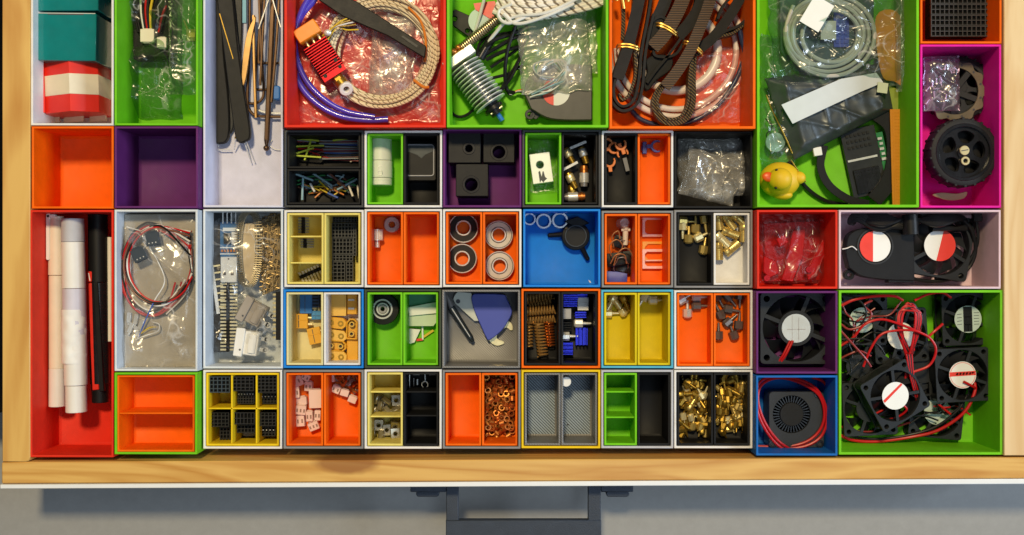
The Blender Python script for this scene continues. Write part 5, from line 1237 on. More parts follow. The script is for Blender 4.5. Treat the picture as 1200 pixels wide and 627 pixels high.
for lab, x, y, r in (('threaded brass stub at the top left of the white tray', 842, 259, 10), ('threaded brass stub slanting at the top centre of the white tray', 854, 260, 35), ('copper toned stub at the top right of the white tray', 866, 257, 50), ('dull stub standing along the right wall of the white tray', 871, 273, 0), ('threaded stub lying in the centre of the white tray', 855, 273, 70), ('bright headed stub slanting from the left wall', 846, 281, 45), ('brass stub lowest at the left of the white tray', 842, 294, 2), ('threaded stub slanting up at the lower right of the pile', 857, 291, 130)):
    nozzle(lab, x, y, r, MBRASS if 'bright' not in lab else PBRASS, 'stub', -26.5 + rnd.uniform(0, 3), None)
for lab, x, y, r, k, mm in (('pale brass nozzle at the upper left of the mustard tray', 717, 353, -28, 'hex', PBRASS), ('brass nozzle slanting at the upper right of the mustard tray', 732, 353, 25, 'hex', BRASS), ('pale brass nozzle lying sideways at the left', 715, 367, 90, 'slim', PBRASS), ('brass nozzle in the middle of the four', 728, 363, 215, 'hex', PBRASS)):
    nozzle(lab, x, y, r, mm, k, ZT + 4.5, 'nozzles in the mustard trays')
nozzle('small silver nozzle nearest the divider of the mustard tray', 753.5, 350.5, -30, SILVER, 'slim', ZT + 4.5, 'nozzles in the mustard trays'); nozzle('silver nozzle with bright square head pointing right', 768, 351.5, 90, SILVER, 'slim', ZT + 4.5, 'nozzles in the mustard trays')
NOZD = mat('dark nozzle steel', (.20, .17, .155), .3, .65, var=.15)
GS = 'steel nozzles in the orange trays'
for lab, x, y, r in (('slim steel nozzle slanting at the upper left of the orange tray', 801, 350, 120), ('steel nozzle with round face at the upper right', 819, 348, 90), ('steel nozzle standing below the slanting one', 805.5, 364, 180), ('dark steel nozzle lying sideways at the right', 819, 358.5, 90)):
    nozzle(lab, x, y, r, STEEL if 'dark' not in lab else NOZD, 'slim', -27, GS)
for lab, x, y, r in (('grey nozzle at the upper left of the nine', 842, 350, 30), ('grey nozzle second from the left at the top', 855, 350, 40), ('grey nozzle at the upper right corner', 867, 349, 0), ('grey nozzle below the upper left one', 843, 366, 205), ('grey nozzle in the middle of the pile', 856, 363, 80), ('grey nozzle slanting in the centre', 855, 376, 130), ('bare grey nozzle at the right edge of the pile', 866, 378, 175), ('grey nozzle lowest at the left', 842, 390, 180), ('grey nozzle lowest in the orange tray', 859, 390, 200)):
    nozzle(lab, x, y, r, NOZD, 'slim', -27, GS)
for side, x0, x1, n in (('left', 799, 831, 74), ('right', 841, 876, 70)):
    for i in range(n):
        lay = i / n; y = 442 + rnd.random() ** .9 * 66
        nozzle('brass nozzle in the heap of the %s black tray' % side, rnd.uniform(x0, x1), y, rnd.choice((0, 180, 20, 160, 200, 340, 90, 45, 300)) + rnd.uniform(-15, 15), rnd.choice((BRASS,) * 5 + (MBRASS, MBRASS, PBRASS)), rnd.choice(('slim', 'hex', 'slim')), -36 + lay * 13 * (1 - (y - 443) / 110), 'brass nozzles heaped in the %s black tray' % side, rnd.uniform(-35, 35) * lay)
# ------------------------------------------------------------------ 29 connectors
def xt_flat(label, x, y, rot, z, m, w=9, l=7.5, h=8):
    t = Th('wire_connector', label, 'connector', x, y, z, None, (0, 0, rot))
    g = G(); g.box(-w, -l, 0, w, l, h); g.box(-w * .94, -l * .2, h, w * .94, -l * .1, h + .4); t.part('housing', g, m, bev=.7)
    for s in (-1, 1):
        g = G(); g.rod((w, s * l * .45, h * .5), (w + 5, s * l * .45, h * .5), 1.7, n=10); t.part('contact', g, PBRASS)
    g = G(); g.box(-w * .2, -l * .85, h, -w * .1, l * .85, h + .35); t.part('seam', g, INK)
xt_flat('blue connector at the top of the cream tray', 360, 356, 0, ZT + 4, XBLUE, 7, 11)
xt_flat('blue connector lying by the divider', 372, 369, 90, ZT + 2, mat('light blue plastic', (.06, .26, .55), .4), 5, 5.5)
t = Th('wire_connector', 'dark blue ribbed connector at the top right of the cream tray', 'connector', 372, 353, ZT + 2)
g = t.g(); g.box(367, 343, 0, 376, 360, 9); t.part('housing', g, mat('navy plastic', (.015, .05, .16), .4), bev=.5)
for i in range(4):
    g = t.g(); g.box(368, 345 + i * 3.8, 9, 375, 346.6 + i * 3.8, 9.8); t.part('rib', g, BLK)
xt_flat('orange connector pointing right in the middle of the cream tray', 353, 376, 0, ZT + 3, XT, 9, 8.5)
xt_flat('orange connector tilted at the lower right of the cream tray', 370, 393, 12, ZT + 3, XT, 7.5, 9.5)
def xt60(label, x, y, rot, face, z, m=XT):
    t = Th('wire_connector', label, 'connector', x, y, z, 'orange plugs in the white tray', (0, 0, rot))
    out = [(-12, -6.5), (8, -6.5), (12, -2.5), (12, 2.5), (8, 6.5), (-12, 6.5)]
    ins = [(p[0] * .86, p[1] * .78) for p in out]
    g = G()
    if face: g.plate(out, [ins], 0, 12); g.prism(ins, 0, 7)
    else: g.prism(out, 0, 12)
    t.part('housing', g, m, bev=.5)
    for s in (-1, 1):
        g = G(); g.ring(s * 5.6, 0, 7, 13 if face else 12.8, 3.3, 1.7, 18); t.part('contact', g, GOLDTIE if face else BRASS, bev=.2)
        g = G(); g.cyl(s * 5.6, 0, 7, 9, 1.6, n=12); t.part('socket_hole', g, INK)
xt60('orange plug with two dark sockets at the top of the plug column', 395.5, 378, -6, False, ZT + 6); xt60('orange plug second in the column', 396, 392.5, -8, False, ZT + 4, XTL)
xt60('orange plug with deep face third in the column', 395.5, 404.5, -4, True, ZT + 5); xt60('orange plug lowest in the column', 396, 417, -5, False, ZT + 4, XTL)
xt60('orange plug lying crosswise right of the column', 414, 385, 88, True, ZT + 5, XT)
g = G(); g.box(-13, -12.5, 0, 13, 12.5, 16); g.box(-3, -12, 16, -2.4, 12, 16.3); solo('wire_connector', 'large plain light orange connector block at the top of the white tray', 'connector', 395, 357, ZT, g, XTL, bev=.8)
t = Th('wire_connector', 'orange connector with silver slots at the top right of the white tray', 'connector', 414, 356, ZT)
g = t.g(); g.box(408.5, 344, 0, 420, 368, 12); t.part('housing', g, XT, bev=.7)
for y in (350, 360): g = t.g(); g.box(410, y, 12, 417, y + 2.2, 12.6); t.part('slot', g, SILVER)
g = G(); g.box(-6.5, -16, 0, 6.5, 16, 11); solo('wire_connector', 'plain orange connector along the right wall of the white tray', 'connector', 414.5, 407, ZT, g, XT, bev=.8)
# ------------------------------------------------------------------ 30 wheel, paper
t = Th('rubber_wheel', 'black rubber wheel with steel bearing hub', 'small wheel', 450.5, 361.5, ZT)  # a black rubber wheel on a bearing hub
g = G(); g.lathe([(12, 0), (18, 2), (18.5, 5), (18.5, 14), (18, 17), (12, 18.5), (12, 0)], n=40, cap=False); t.part('tyre', g, RUBBER)
g = G(); g.ring(0, 0, 2, 18, 11.8, 9.6, 36); g.ring(0, 0, 4, 17.5, 7.4, 5.4, 30); hb = t.part('hub', g, STEEL, bev=.4)
g = G(); g.ring(0, 0, 4, 16.5, 9.5, 7.5, 36); t.part('seal', g, BLK, parent=hb)
g = G(); g.ring(0, 0, 4, 18, 5, 2.6, 24); t.part('bushing', g, DSTEEL, parent=hb)
def slip(label, pts, z, m, rot=(0, 0, 0), h=.7, cat='paper piece'):
    cx = sum(p[0] for p in pts) / len(pts); cy = sum(p[1] for p in pts) / len(pts); g = G(cx, cy); g.prism(pts, 0, h); solo('paper_piece', label, cat, cx, cy, z, g, m, None, rot, bev=.15)
slip('teal topped white card at the top of the green tray', [(478, 360), (511, 354), (512, 367), (480, 370)], ZT + 12, PAPER, h=3)
slip('pale card with a cut corner below the first card', [(478, 370), (488, 369), (512, 368), (513, 376), (508, 382), (478, 382)], ZT + 9, mat('pale green card', (.55, .66, .48), .5), h=3)
slip('white tilted card lowest in the green tray', [(479, 385), (493, 386), (486, 401), (481, 403), (475, 399)], ZT + 4, PAPER, h=2)
slip('small yellow strip beside the red edged card', [(495, 394), (507, 386), (509, 388), (497, 396)], ZT + 3, WYEL)
slip('red edge piece beside the white tilted card', [(488, 397), (496, 396), (496, 399), (488, 400)], ZT + 3, REDP)
slip('thin white upright strip in the green tray', [(494, 381), (496, 381), (496.5, 398), (494.5, 398)], ZT + 4, PAPER)
slip('teal translucent card behind the white cards', [(476, 342), (512, 342), (512, 360), (476, 360)], ZT + 4, mat('teal green card', (.03, .28, .15), .4), h=2)
# ------------------------------------------------------------------ 31 multi tool, scraper
t = Th('scraper', 'blue plastic scraper with a notched pale hook below it', 'scraper', 574, 368, ZB + 4)
g = t.g(); g.prism([(p[0], p[1]) for p in crv([(553, 352), (554, 346), (560, 344), (590, 345), (594, 350), (600, 364), (596, 375), (588, 387), (574, 398), (570, 395), (564, 382), (557, 366)], 3, True)], 0, 8); t.part('blade', g, SCRAP, bev=.8)
t = Th('hook_blade', 'pale steel hook blade beneath the blue scraper', 'cutter', 582, 390, ZB)  # a loose steel hook blade
g = t.g(); g.prism([(p[0], p[1]) for p in crv([(566, 385), (574, 400), (582, 405), (590, 403), (590, 400), (583, 397), (583, 391), (588, 386), (594, 384), (598, 387), (601, 386), (600, 380), (596, 376), (592, 372), (580, 370)], 3, True)], 0, 3); t.part('blade', g, PBRASS, bev=.3)
t = Th('folding_tool', 'slim black pen shaped tool with pale wedge blade in the grey box', 'knife', 540, 372, ZB + 2)
g = t.g(); g.rod((529, 360, 6), (552, 396, 6), 4.4, 3.6, 16); g.rod((552, 396, 6), (554.5, 400, 6), 3.4, 2); t.part('barrel', g, mat('dark teal metal', (.05, .065, .075), .25, .6))
g = t.g(); g.rod((530, 361, 10), (551, 394, 9), .8); t.part('clip', g, STEEL)
g = t.g(); g.prism([(534, 344), (537, 341.5), (552, 343), (556, 352), (562, 376), (556, 376), (534, 356), (531, 350)], 2, 5); t.part('wedge_blade', g, mat('pale olive steel', (.55, .57, .50), .4, .3), bev=.4)
g = t.g(); g.cyl(537, 353, 5, 5.6, 2.6, n=16); t.part('pivot', g, INK)
g = t.g(); g.rod((523, 345, 5), (530, 361, 6), 1.4, 3.6); t.part('tip', g, DSTEEL)
# ------------------------------------------------------------------ 32 springs, heatsinks
BRZ = mat('bronze spring wire', (.60, .33, .10), .35, .6, var=.15)
def spring(label, p0, p1, r, turns, z, m=BRZ, wire=1.0):
    turns = turns * .85
    g = G(p0[0], p0[1]); g.helix((*p0, r), (*p1, r), r, wire, round(turns), per=10, nn=5)
    solo('coil_spring', label, 'spring', p0[0], p0[1], z, g, m, 'copper springs in the black tray')
spring('copper spring lying slanted across the top left', (617, 350), (648, 344), 6, 11, ZT + 8)
spring('copper spring second from the top', (620, 360), (646, 352), 6, 9, ZT + 2)
spring('copper spring lying across under the top springs', (617, 365), (650, 362), 5, 12, ZT + 12)
spring('copper spring across the middle', (617, 374), (650, 372), 5, 12, ZT + 5)
spring('copper spring standing lengthwise at the left', (620, 377), (620, 407), 4.2, 10, ZT + 3)
spring('long copper spring curving to the bottom of the tray', (631, 378), (636, 417), 6, 13, ZT + 6)
spring('bright copper spring standing lengthwise at the right', (643, 377), (645, 406), 5.2, 11, ZT + 4, mat('bright copper', (.85, .26, .06), .3, .9))
def sink(label, x, y, w, l, n, vert, z, m=BLUEAN):
    t = Th('small_heatsink', label, 'heatsink', x, y, z, 'blue heatsinks in the black tray'); g = G(); g.box(-w, -l, 0, w, l, 2.5); t.part('base', g, m)
    for i in range(n):
        g = G()
        if vert: q = -w + (2 * w - 1.4) * i / (n - 1); g.box(q, -l, 2.5, q + 1.4, l, 10)
        else: q = -l + (2 * l - 1.4) * i / (n - 1); g.box(-w, q, 2.5, w, q + 1.4, 10)
        t.part('fin', g, m, bev=.2)
sink('blue heatsink with level fins at the top left', 668.5, 347, 8.5, 4, 4, False, ZT + 10); sink('blue heatsink with level fins below the topmost one', 668, 355.5, 8, 3.5, 3, False, ZT + 8)
sink('blue heatsink at the upper right corner', 682, 345, 6, 4, 3, False, ZT + 4); sink('small blue heatsink in the middle right', 680, 368.5, 6.5, 3.6, 3, False, ZT + 4)
sink('tall blue heatsink with upright fins at the right', 681, 394, 7, 10, 4, True, ZT + 3); sink('blue pin heatsink at the lower left', 664.5, 408, 6.5, 7, 4, False, ZT + 2)
sink('dark heatsink at the left in the middle', 663.5, 382, 5.5, 5, 4, False, ZT + 1, BLK)
for lab, x, y, w, h, mm in (('white square pad at the upper right of the heatsinks', 683, 356, 6.3, 7.5, WHT), ('grey square pad at the left of the heatsinks', 663.5, 367.5, 5.6, 6, MGREY)):
    g = G(); g.box(-w, -h, 0, w, h, 4); g.box(-w * .8, -h * .2, 4, w * .8, h * .8, 4.4); solo('thermal_pad', lab, 'pad', x, y, ZT + 12, g, mm if mm is WHT else LGREY, bev=.5)
for lab, x, y, rot in (('small silver nozzle right of centre in the heatsink tray', 681, 379, 90), ('small silver nozzle at the left of the heatsink tray', 665.5, 394, 90)):
    nozzle(lab, x, y, rot, SILVER, 'slim', ZT + 10, None)
# ------------------------------------------------------------------ 38 yellow tray of connectors
SLATE = mat('dark slate plastic', (.03, .045, .06), .4)
SOCKD = mat('dim black ribs with highlight', (.017, .017, .018), .4, spec=.35)  # weaker painted highlight on the ribs in the yellow tray
KG = 'black connector blocks in the yellow tray'
for lab, x0, y0, x1, y1, nx, ny, h in (('dark blue grey connector block filling the top left compartment', 248, 441, 270, 460, 5, 4, 24), ('black connector block high in the top middle compartment', 275, 441, 298, 458, 5, 4, 24), ('black connector block low in the top middle compartment', 281, 457.5, 298.5, 473, 6, 5, 16),
     ('black connector block high in the top right compartment', 304, 440, 325, 460, 5, 5, 24), ('black connector block low in the top right compartment', 304, 460.5, 325, 473, 6, 4, 14), ('black connector block at the top of the lower left compartment', 249, 483, 269, 500, 5, 4, 20), ('black connector block at the lower right of the lower left compartment', 260, 500.5, 270, 518, 3, 4, 14),
     ('black connector block at the top of the lower middle compartment', 276, 483, 299, 497, 6, 2, 22), ('black connector strip across the lower middle compartment', 277, 497.5, 299, 507, 6, 2, 16), ('black connector block high in the lower right compartment', 304, 483, 324, 499, 5, 4, 20), ('black connector block with pale pins in the lower right compartment', 305, 499.5, 323, 511, 5, 3, 14)):
    h *= 2.0; k_ = F(ZT + h) / F(ZT); x0, x1 = [600 + (v - 600) * k_ for v in (x0 - 2.2, x1)]; y0, y1 = [313.5 + (v - 313.5) * k_ for v in (y0, y1)]
    t = Th('header_socket', lab, 'connector', (x0 + x1) / 2, (y0 + y1) / 2, ZT, KG)
    pb = socket(t, x0, y0, x1, y1, h, nx, ny, name='block'); pb.data.materials[1] = SLATE if 'blue' in lab else SOCKD
    if 'pale' in lab or 'low in' in lab:
        g = t.g()
        for i in range(nx): g.cyl(x0 + (i + .5) * (x1 - x0) / nx, y0 + 4, h - 1, h + 1, .7, n=6)
        t.part('pins', g, SILVER)
pin_header('pale pin strip lying at the bottom of the lower middle compartment', 288, 512, 6, 3.4, 90, ZT + 6, 4, 4, SILVER, None)
for i in range(2):
    g = G(); g.box(-8, -2.2, 0, 8, 2.2, 4); solo('plug', ('cream plug strip left in the lower middle compartment', 'grey plug strip right in the lower middle compartment')[i], 'plug', (284, 294)[i], (517.5, 508.5)[i], ZT + 4 + i * 4, g, (PINKW, MGREY)[i], bev=.4)
# ------------------------------------------------------------------ 39 plug housings
HG = 'white plug housings in the orange trays'
PKH = mat('pinkish white nylon', (.80, .64, .58), .42, var=.04)
def housing(label, x, y, w, l, rot, z, holes):
    t = Th('plug_housing', label, 'plug housing', x, y, z, HG, (rnd.uniform(-6, 6), rnd.uniform(-6, 6), rot))
    g = G(); g.box(-w, -l, 0, w, l, 7); g.box(-w * .8, -l - 1.2, 1, w * .8, -l, 5); t.part('housing', g, PKH, bev=.5)
    g = G(); n = holes
    for i in range(n): q = -w + (i + .5) * 2 * w / n; g.box(q - .9, -l * .3, 7, q + .9, l * .4, 7.25)
    t.part('slots', g, mat('shaded slot', (.30, .20, .16), .7) if 'shaded slot' not in bpy.data.materials else bpy.data.materials['shaded slot'])
for lab, x, y, w, l, r, n in (('pinkish housing at the top left of the spill', 349, 447, 7.5, 6, 25, 2), ('small housing at the very top of the spill', 359, 441.5, 5, 4, -30, 2), ('housing second from the top at the right', 363, 452, 4.5, 5.5, -5, 2), ('housing at the left below the first', 347, 459.5, 4.6, 6.5, 5, 2), ('broad plain housing in the middle left', 353, 469, 8, 4.6, 6, 0), ('housing with square face below the broad one', 353.5, 479.5, 6, 5.5, -6, 3), ('housing lowest at the left with two legs', 353.5, 493, 5, 6.5, 6, 2), ('large plain housing along the divider', 370.5, 467, 7.5, 11, 2, 0), ('two slot housing under the large one, left', 364, 487, 4, 6, 2, 2), ('two slot housing under the large one, right', 372.5, 486.5, 3.6, 6, -2, 2), ('housing lowest of the spill, tilted', 368.5, 498.5, 6, 4.8, 22, 3)):
    housing(lab, x, y, w, l, r, ZT + 2 + rnd.uniform(0, 5), n)
for lab, x, y, w, l, r, n in (('pinkish housing at the left of the pin heap', 389.5, 442, 4, 5.5, 8, 0), ('housing with two holes below it', 394, 456, 5, 4.5, -25, 2), ('plain housing third along the diagonal', 404, 460, 5, 4, -18, 0), ('plain housing lowest on the diagonal', 413.5, 467.5, 5, 4, -22, 0)):
    housing(lab, x, y, w, l, r, ZT + 5, n)
for i in range(70):
    g = None; x = 396 + rnd.uniform(0, 24); y = 440 + rnd.uniform(0, 22) * min(1, (x - 388) / 20)
    o = nozzle('tiny copper pin in the heap at the top of the orange tray', x, y, rnd.uniform(0, 360), COPPER if i % 3 else DSTEEL, 'pin' if False else 'slim', ZT + 2 + rnd.uniform(0, 8), 'copper pins heaped in the orange tray', rnd.uniform(-40, 40), 'pin'); o.scale = (.38, .5, .38); o.name = 'crimp_pin'
# ------------------------------------------------------------------ 40 slot nuts
SN = mat('nickel', (.50, .47, .38), .3, .9, var=.15)
def nut(label, x, y, rot, z, tilt=(0, 0), m=SN, w=5.9, l=7.0):
    t = Th('slot_nut', label, 'nut', x, y, z, 'slot nuts in the pale yellow tray', (tilt[0], tilt[1], rot))
    g = G(); g.plate([(-w, -l), (w, -l), (w, l), (-w, l)], [circ(0, 0, 2.5, 16)], 0, 6); g.box(-w - 1.5, -l, 0, w + 1.5, l, 2.5) if False else None
    t.part('nut_body', g, m, bev=.9)
    g = G(); g.ring(0, 0, 5.8, 6.5, 3.4, 2.5, 18); t.part('thread_ring', g, DSTEEL)
for lab, x, y, r, tl in (('slot nut with dark hole at the right of the middle compartment', 465, 468.5, 4, (0, 0)), ('slot nut on edge at the upper left of the middle compartment', 442, 466.5, 70, (55, 0)), ('slot nut lying slanted in the middle compartment', 453, 468, -40, (60, 10)), ('slot nut on edge in the centre of the middle compartment', 445, 474, 80, (70, 0)), ('slot nut lowest left in the middle compartment', 440, 481, 75, (50, 0)), ('yellowish slot nut at the bottom of the middle compartment', 455, 480, -50, (60, 0)), ('slot nut tilted at the lower right of the middle compartment', 464, 480, 20, (50, 20)),
                        ('slot nut at the left of the bottom compartment', 435, 503.5, 4, (0, 0)), ('slot nut high in the bottom compartment', 444.5, 497.5, -3, (0, 0)), ('slot nut third along the bottom compartment', 454, 503, 5, (0, 0)), ('bright slot nut at the right of the bottom compartment', 464, 497.5, -6, (25, 0)), ('slot nut lowest right in the bottom compartment', 463, 507.5, 4, (0, 10)), ('slot nut on edge under the bottom nuts', 445.5, 509, 85, (75, 0))):
    nut(lab, x, y, r, ZT + 5 + (3 if tl != (0, 0) else 0), tl)
for lab, a, b, r in (('bright upright pin at the left of the black compartment', (480, 437), (480, 454), 1.2), ('grey level pin at the top of the black compartment', (484, 438.5), (492, 438.5), 1), ('short bright pin in the middle of the black compartment', (489.2, 444), (489.2, 451), 1.5), ('dark upright pin left of the short bright one', (485, 443), (485, 453), .8), ('dark level pin at the right of the black compartment', (503, 439), (510, 439), .8)):
    g = G(a[0], a[1]); g.rod((*a, 2), (*b, 2), r, n=10); solo('pin', lab, 'pin', a[0], a[1], ZT + 4, g, STEEL if 'dark' not in lab else DSTEEL)
g = G(498, 450); g.rod((498, 436.5, 1), (498.4, 446.5, 1), .9); g.ring(498, 450.5, 0, 2.2, 4.2, 3.0, 24); solo('ring_pin', 'silver ring with a straight pin above it', 'pin', 498, 450, ZT + 5, g, STEEL)
# ------------------------------------------------------------------ 41 copper inserts
INS = G(); INS.ring(0, 0, -3, 3, 3.7, 2.2, 14); INS.ring(0, 0, -2.2, -1, 4.1, 3.5, 14); INS.ring(0, 0, 1, 2.2, 4.1, 3.5, 14)
INSM = INS.mesh('threaded_insert', S * F(ZT), .2, 38, [COPPER]); INSB = INS.mesh('threaded_insert', S * F(ZT), .2, 38, [mat('orange bronze', (.52, .20, .04), .4, .8, var=.2)])
cells = [(i, j, k) for k in range(2) for j in range(14) for i in range(6)]
for i, j, k in cells:
    if k and (j > 11 or rnd.random() < .1): continue
    x = 569.3 + i * 5.9 + (j % 2) * 1.5 + rnd.uniform(-1.5, 1.5); y = 441 + j * 5.4 + rnd.uniform(-1.5, 1.5)
    if j == 13 and i % 2: continue
    o = bpy.data.objects.new('threaded_insert', INSM if rnd.random() < .6 else INSB); COL.objects.link(o); o.location = W(min(x, 601), y, ZT + 4 + k * 6.5 + (8 - j * .5 if k else 0) * .5)
    o.rotation_euler = (rnd.uniform(0, 3), rnd.uniform(0, 3), rnd.uniform(0, 3)) if rnd.random() < .65 else (rnd.uniform(-.3, .3), rnd.uniform(-.3, .3), 0)
    tagp(o, 'copper ring insert in the heap filling the orange tray', 'insert', 'copper ring inserts heaped in the orange tray')
# ------------------------------------------------------------------ 42 disc
g = G(); g.cyl(0, 0, 0, 40, 5.6, n=28); solo('plastic_peg', 'white round peg standing in the top left corner of the grey tray', 'peg', 661.5, 443.2, ZT, g, WHT, bev=.5)
g = G(); g.prism(rrect(-7, -2.5, 7, 2.5, 2.2), 0, 4); solo('rubber_plug', 'dark rounded plug at the top of the left grey tray', 'plug', 631, 437, ZT + 6, g, CHAR, bev=.6)
g = G(); g.sph(0, 0, .6, 1.2, 1, .6, 8, 6); solo('crumb', 'tiny dark crumb on the floor of the grey tray', 'crumb', 665.5, 497.5, ZT, g, INK)
# ------------------------------------------------------------------ 27 red parts
RP = mat('red aluminium part', (.62, .010, .014), .3, .25, var=.1)
for lab, pts, z, h in (('red plate leaning across the middle of the red bag', [(918, 318), (928, 270), (943, 268), (940, 300), (928, 330), (914, 328)], 20, 5), ('red bracket at the left of the red bag', [(894, 300), (908, 306), (912, 320), (900, 326), (893, 318)], 16, 6), ('red strip slanting along the right of the red bag', [(974, 262), (978, 268), (956, 322), (946, 328), (944, 318)], 24, 5), ('red block at the upper left of the red bag', [(908, 280), (918, 275), (922, 284), (912, 290)], 28, 8), ('red base plate beneath the other red parts', [(894, 262), (970, 258), (972, 328), (896, 330)], 6, 5)):
    cx = sum(p[0] for p in pts) / len(pts); cy = sum(p[1] for p in pts) / len(pts); g = G(cx, cy); g.prism(pts, 0, h); solo('metal_part', lab, 'metal part', cx, cy, ZB + z, g, RP, 'red metal parts in the red box', bev=.8)
for lab, x, y in (('small pink red screw at the lower left of the red bag', 898, 326), ('small bright screw at the lower right of the red bag', 947, 316)):
    g = G(); g.cyl(0, 0, 0, 4, 3.6, n=14); g.cyl(0, 0, 4, 4.3, 1.6, n=6); solo('screw', lab, 'screw', x, y, ZB + 30, g, REDAN, bev=.4)
bag('clear_bag', 'dark glossy bag over the red metal parts', 890, 249, 975, 332, ZB + 16, 22, 103, film_mat('dim red film', (.88, .66, .66), .03, .008, .10, .32), amp=9, sc=34, zip_=False)
# ------------------------------------------------------------------ fans
IMPEL = mat('fan blade plastic', (.022, .024, .028), .3, spec=.5)
FANB = mat('dark fan plastic', (.016, .018, .021), .45, spec=.3, bump=.1)
def fan(label, x, y, z, s, rot, sticker, group='square fans', h=14, tilt=(0, 0), lead=None, m=None, nb=9, legs=4):
    m = m or FANB
    t = Th('square_fan', label, 'fan', x, y, z, group, (tilt[0], tilt[1], rot)); q = s / 2
    holes = [circ(0, 0, q * .93, 44)] + [circ(sx * q * .82, sy * q * .82, q * .085, 12) for sx in (-1, 1) for sy in (-1, 1)]
    g = G(); g.plate(rrect(-q, -q, q, q, q * .12), holes, 0, 2.5); g.plate(rrect(-q, -q, q, q, q * .12), holes, h - 2.5, h)
    g.ring(0, 0, 2.5, h - 2.5, q * .985, q * .93, 44)
    for sx in (-1, 1):
        for sy in (-1, 1): g.ring(sx * q * .82, sy * q * .82, 2.5, h - 2.5, q * .15, q * .085, 14)
    t.part('frame', g, m, bev=.35)
    g = G(); g.cyl(0, 0, h - 3, h - .3, q * .50, n=36)
    for i in range(legs):
        o = g.M; g.M = RZ(i * 360 / legs + 22); g.box(q * .4, -q * .06, h - 2.8, q * .97, q * .06, h - .6); g.M = o
    t.part('motor_mount', g, m, bev=.3)
    g = G(); g.cyl(0, 0, 1, h - 3.4, q * .46, n=30)
    for i in range(nb):
        a0 = 2 * math.pi * i / nb; co = []; fs = []
        for k in range(7):
            f = k / 6; rr = q * (.44 + .46 * f)
            for e, zz in ((-.30, 1.5), (.34, h - 4.5)):
                a = a0 + e + .35 * f; co += [(rr * math.cos(a), rr * math.sin(a), zz), (rr * math.cos(a + .03), rr * math.sin(a + .03), zz + .8)]
        for k in range(6):
            b = k * 4; fs += [(b, b + 4, b + 6, b + 2), (b + 1, b + 3, b + 7, b + 5), (b, b + 1, b + 5, b + 4), (b + 2, b + 6, b + 7, b + 3)]
        fs += [(0, 2, 3, 1), (24, 25, 27, 26)]
        g.add(co, fs)
    t.part('impeller', g, IMPEL)
    if sticker:
        g = G(); g.cyl(0, 0, h - .3, h + .1, q * sticker.get('r', .48), n=40); st = t.part('sticker', g, sticker['m'])
        for nm, pts, mm in sticker.get('marks', ()):
            g = G(); g.prism([(p[0] * q, p[1] * q) for p in pts], h + .1, h + .3); t.part(nm, g, mm, parent=st)
        if sticker.get('ring'):
            g = G(); g.ring(0, 0, h + .1, h + .28, q * sticker['r'] * .93, q * sticker['r'] * .90, 40); t.part('printed_ring', g, REDP, parent=st)
    return t
SILV = mat('silver sticker', (.62, .66, .66), .35, .25, var=.08); TEALS = mat('pale teal sticker', (.50, .60, .56), .5, var=.08)
def half(r, sgn, cut=.0, m=REDP):
    pts = [(r * math.cos(a), r * math.sin(a)) for a in [R(90 + 180 * i / 20) for i in range(21)]]
    return [(sgn * abs(p[0]) if abs(p[0]) > .02 else (-.03 if i == 0 else .04), p[1]) for i, p in enumerate(pts)]
# 28: lilac box, blower + fan + cables
t = Th('blower_fan', 'black blower fan with sticker half red half white in the lilac box', 'fan', 1025, 298, ZB + 22)
g = t.g(); P = crv([(986, 296), (990, 276), (1006, 268), (1030, 268), (1065, 270)], 5) + crv([(1066, 329), (1036, 328), (1006, 324), (990, 314)], 5); g.prism([(p[0], p[1]) for p in P], 0, 16); t.part('fan_case', g, BLK, bev=1)
g = t.g(); g.box(1036, 318, 1, 1066, 331, 14); t.part('outlet', g, BLKS, bev=.6)
g = t.g(); g.ring(1020, 289, 16, 17, 21, 19.5, 36); t.part('intake_rim', g, CHAR)
g = t.g(); g.cyl(1020, 289, 16, 16.5, 17.8, n=40); st = t.part('sticker', g, PAPER)
g = t.g(); g.prism([(p[0], p[1]) for p in circ(1020, 289, 17.9, 44) if p[0] < 1019.5], 16.5, 16.8); t.part('sticker_half', g, REDP, parent=st)
g = t.g(); g.plate(circ(993, 322, 6, 18), [circ(993, 322, 2.5, 12)], 0, 8); t.part('screw_ear', g, BLK, bev=.4)
t = fan('black fan with sticker half white half red beside the blower', 1095, 288, ZB + 20, 74, -10, {'m': PAPER, 'r': .49, 'marks': [('sticker_half', half(.49, 1), REDP)]}, None, 16, legs=3)
t = Th('cable_hank', 'glossy black cable hank tied above the two stickered fans', 'cable', 1065, 262, ZB + 40)
for i in range(7):
    g = t.g(); g.tube([(1000, 262 - i * 1.2, 0), (1006, 254 + i * .6, 4), (1030, 251 + i * 2.2, 6 + i), (1062, 262 - i, 8), (1092, 254 + i * 1.8, 7 + i), (1124, 254 + i * .6, 4), (1132, 262 + i, 0), (1120, 268, 2), (1090, 269 - i * .5, 6)], 2.4); t.part('cable_strand', g, WBLK)
for i in range(4):
    g = t.g(); g.tube([(1000, 262, 0), (994, 258 + i, 4), (1004, 250 + i * 3, 7), (1030, 264 + i * 2, 5), (1058, 268 - i * 3, 7)], 2.4); t.part('cable_strand', g, WBLK)
g = t.g(); g.rod((1063, 252, 8), (1064, 275, 8), 9, 9, 12); t.part('cable_tie', g, BLK)
g = t.g(); g.tube([(1128, 258, 4), (1138, 270, 2), (1145, 292, -4), (1140, 312, -8), (1124, 325, -10), (1096, 330, -12), (1070, 326, -12)], 2.3); t.part('cable_strand', g, WBLK)
g = t.g(); g.tube([(1142, 256, 4), (1146, 280, 0), (1142, 300, -6), (1128, 320, -10), (1100, 326, -12)], 2); t.part('cable_strand', g, WBLK)
g = t.g(); g.box(1138, 248, 0, 1148, 260, 8); t.part('plug', g, BLKS, bev=.6)
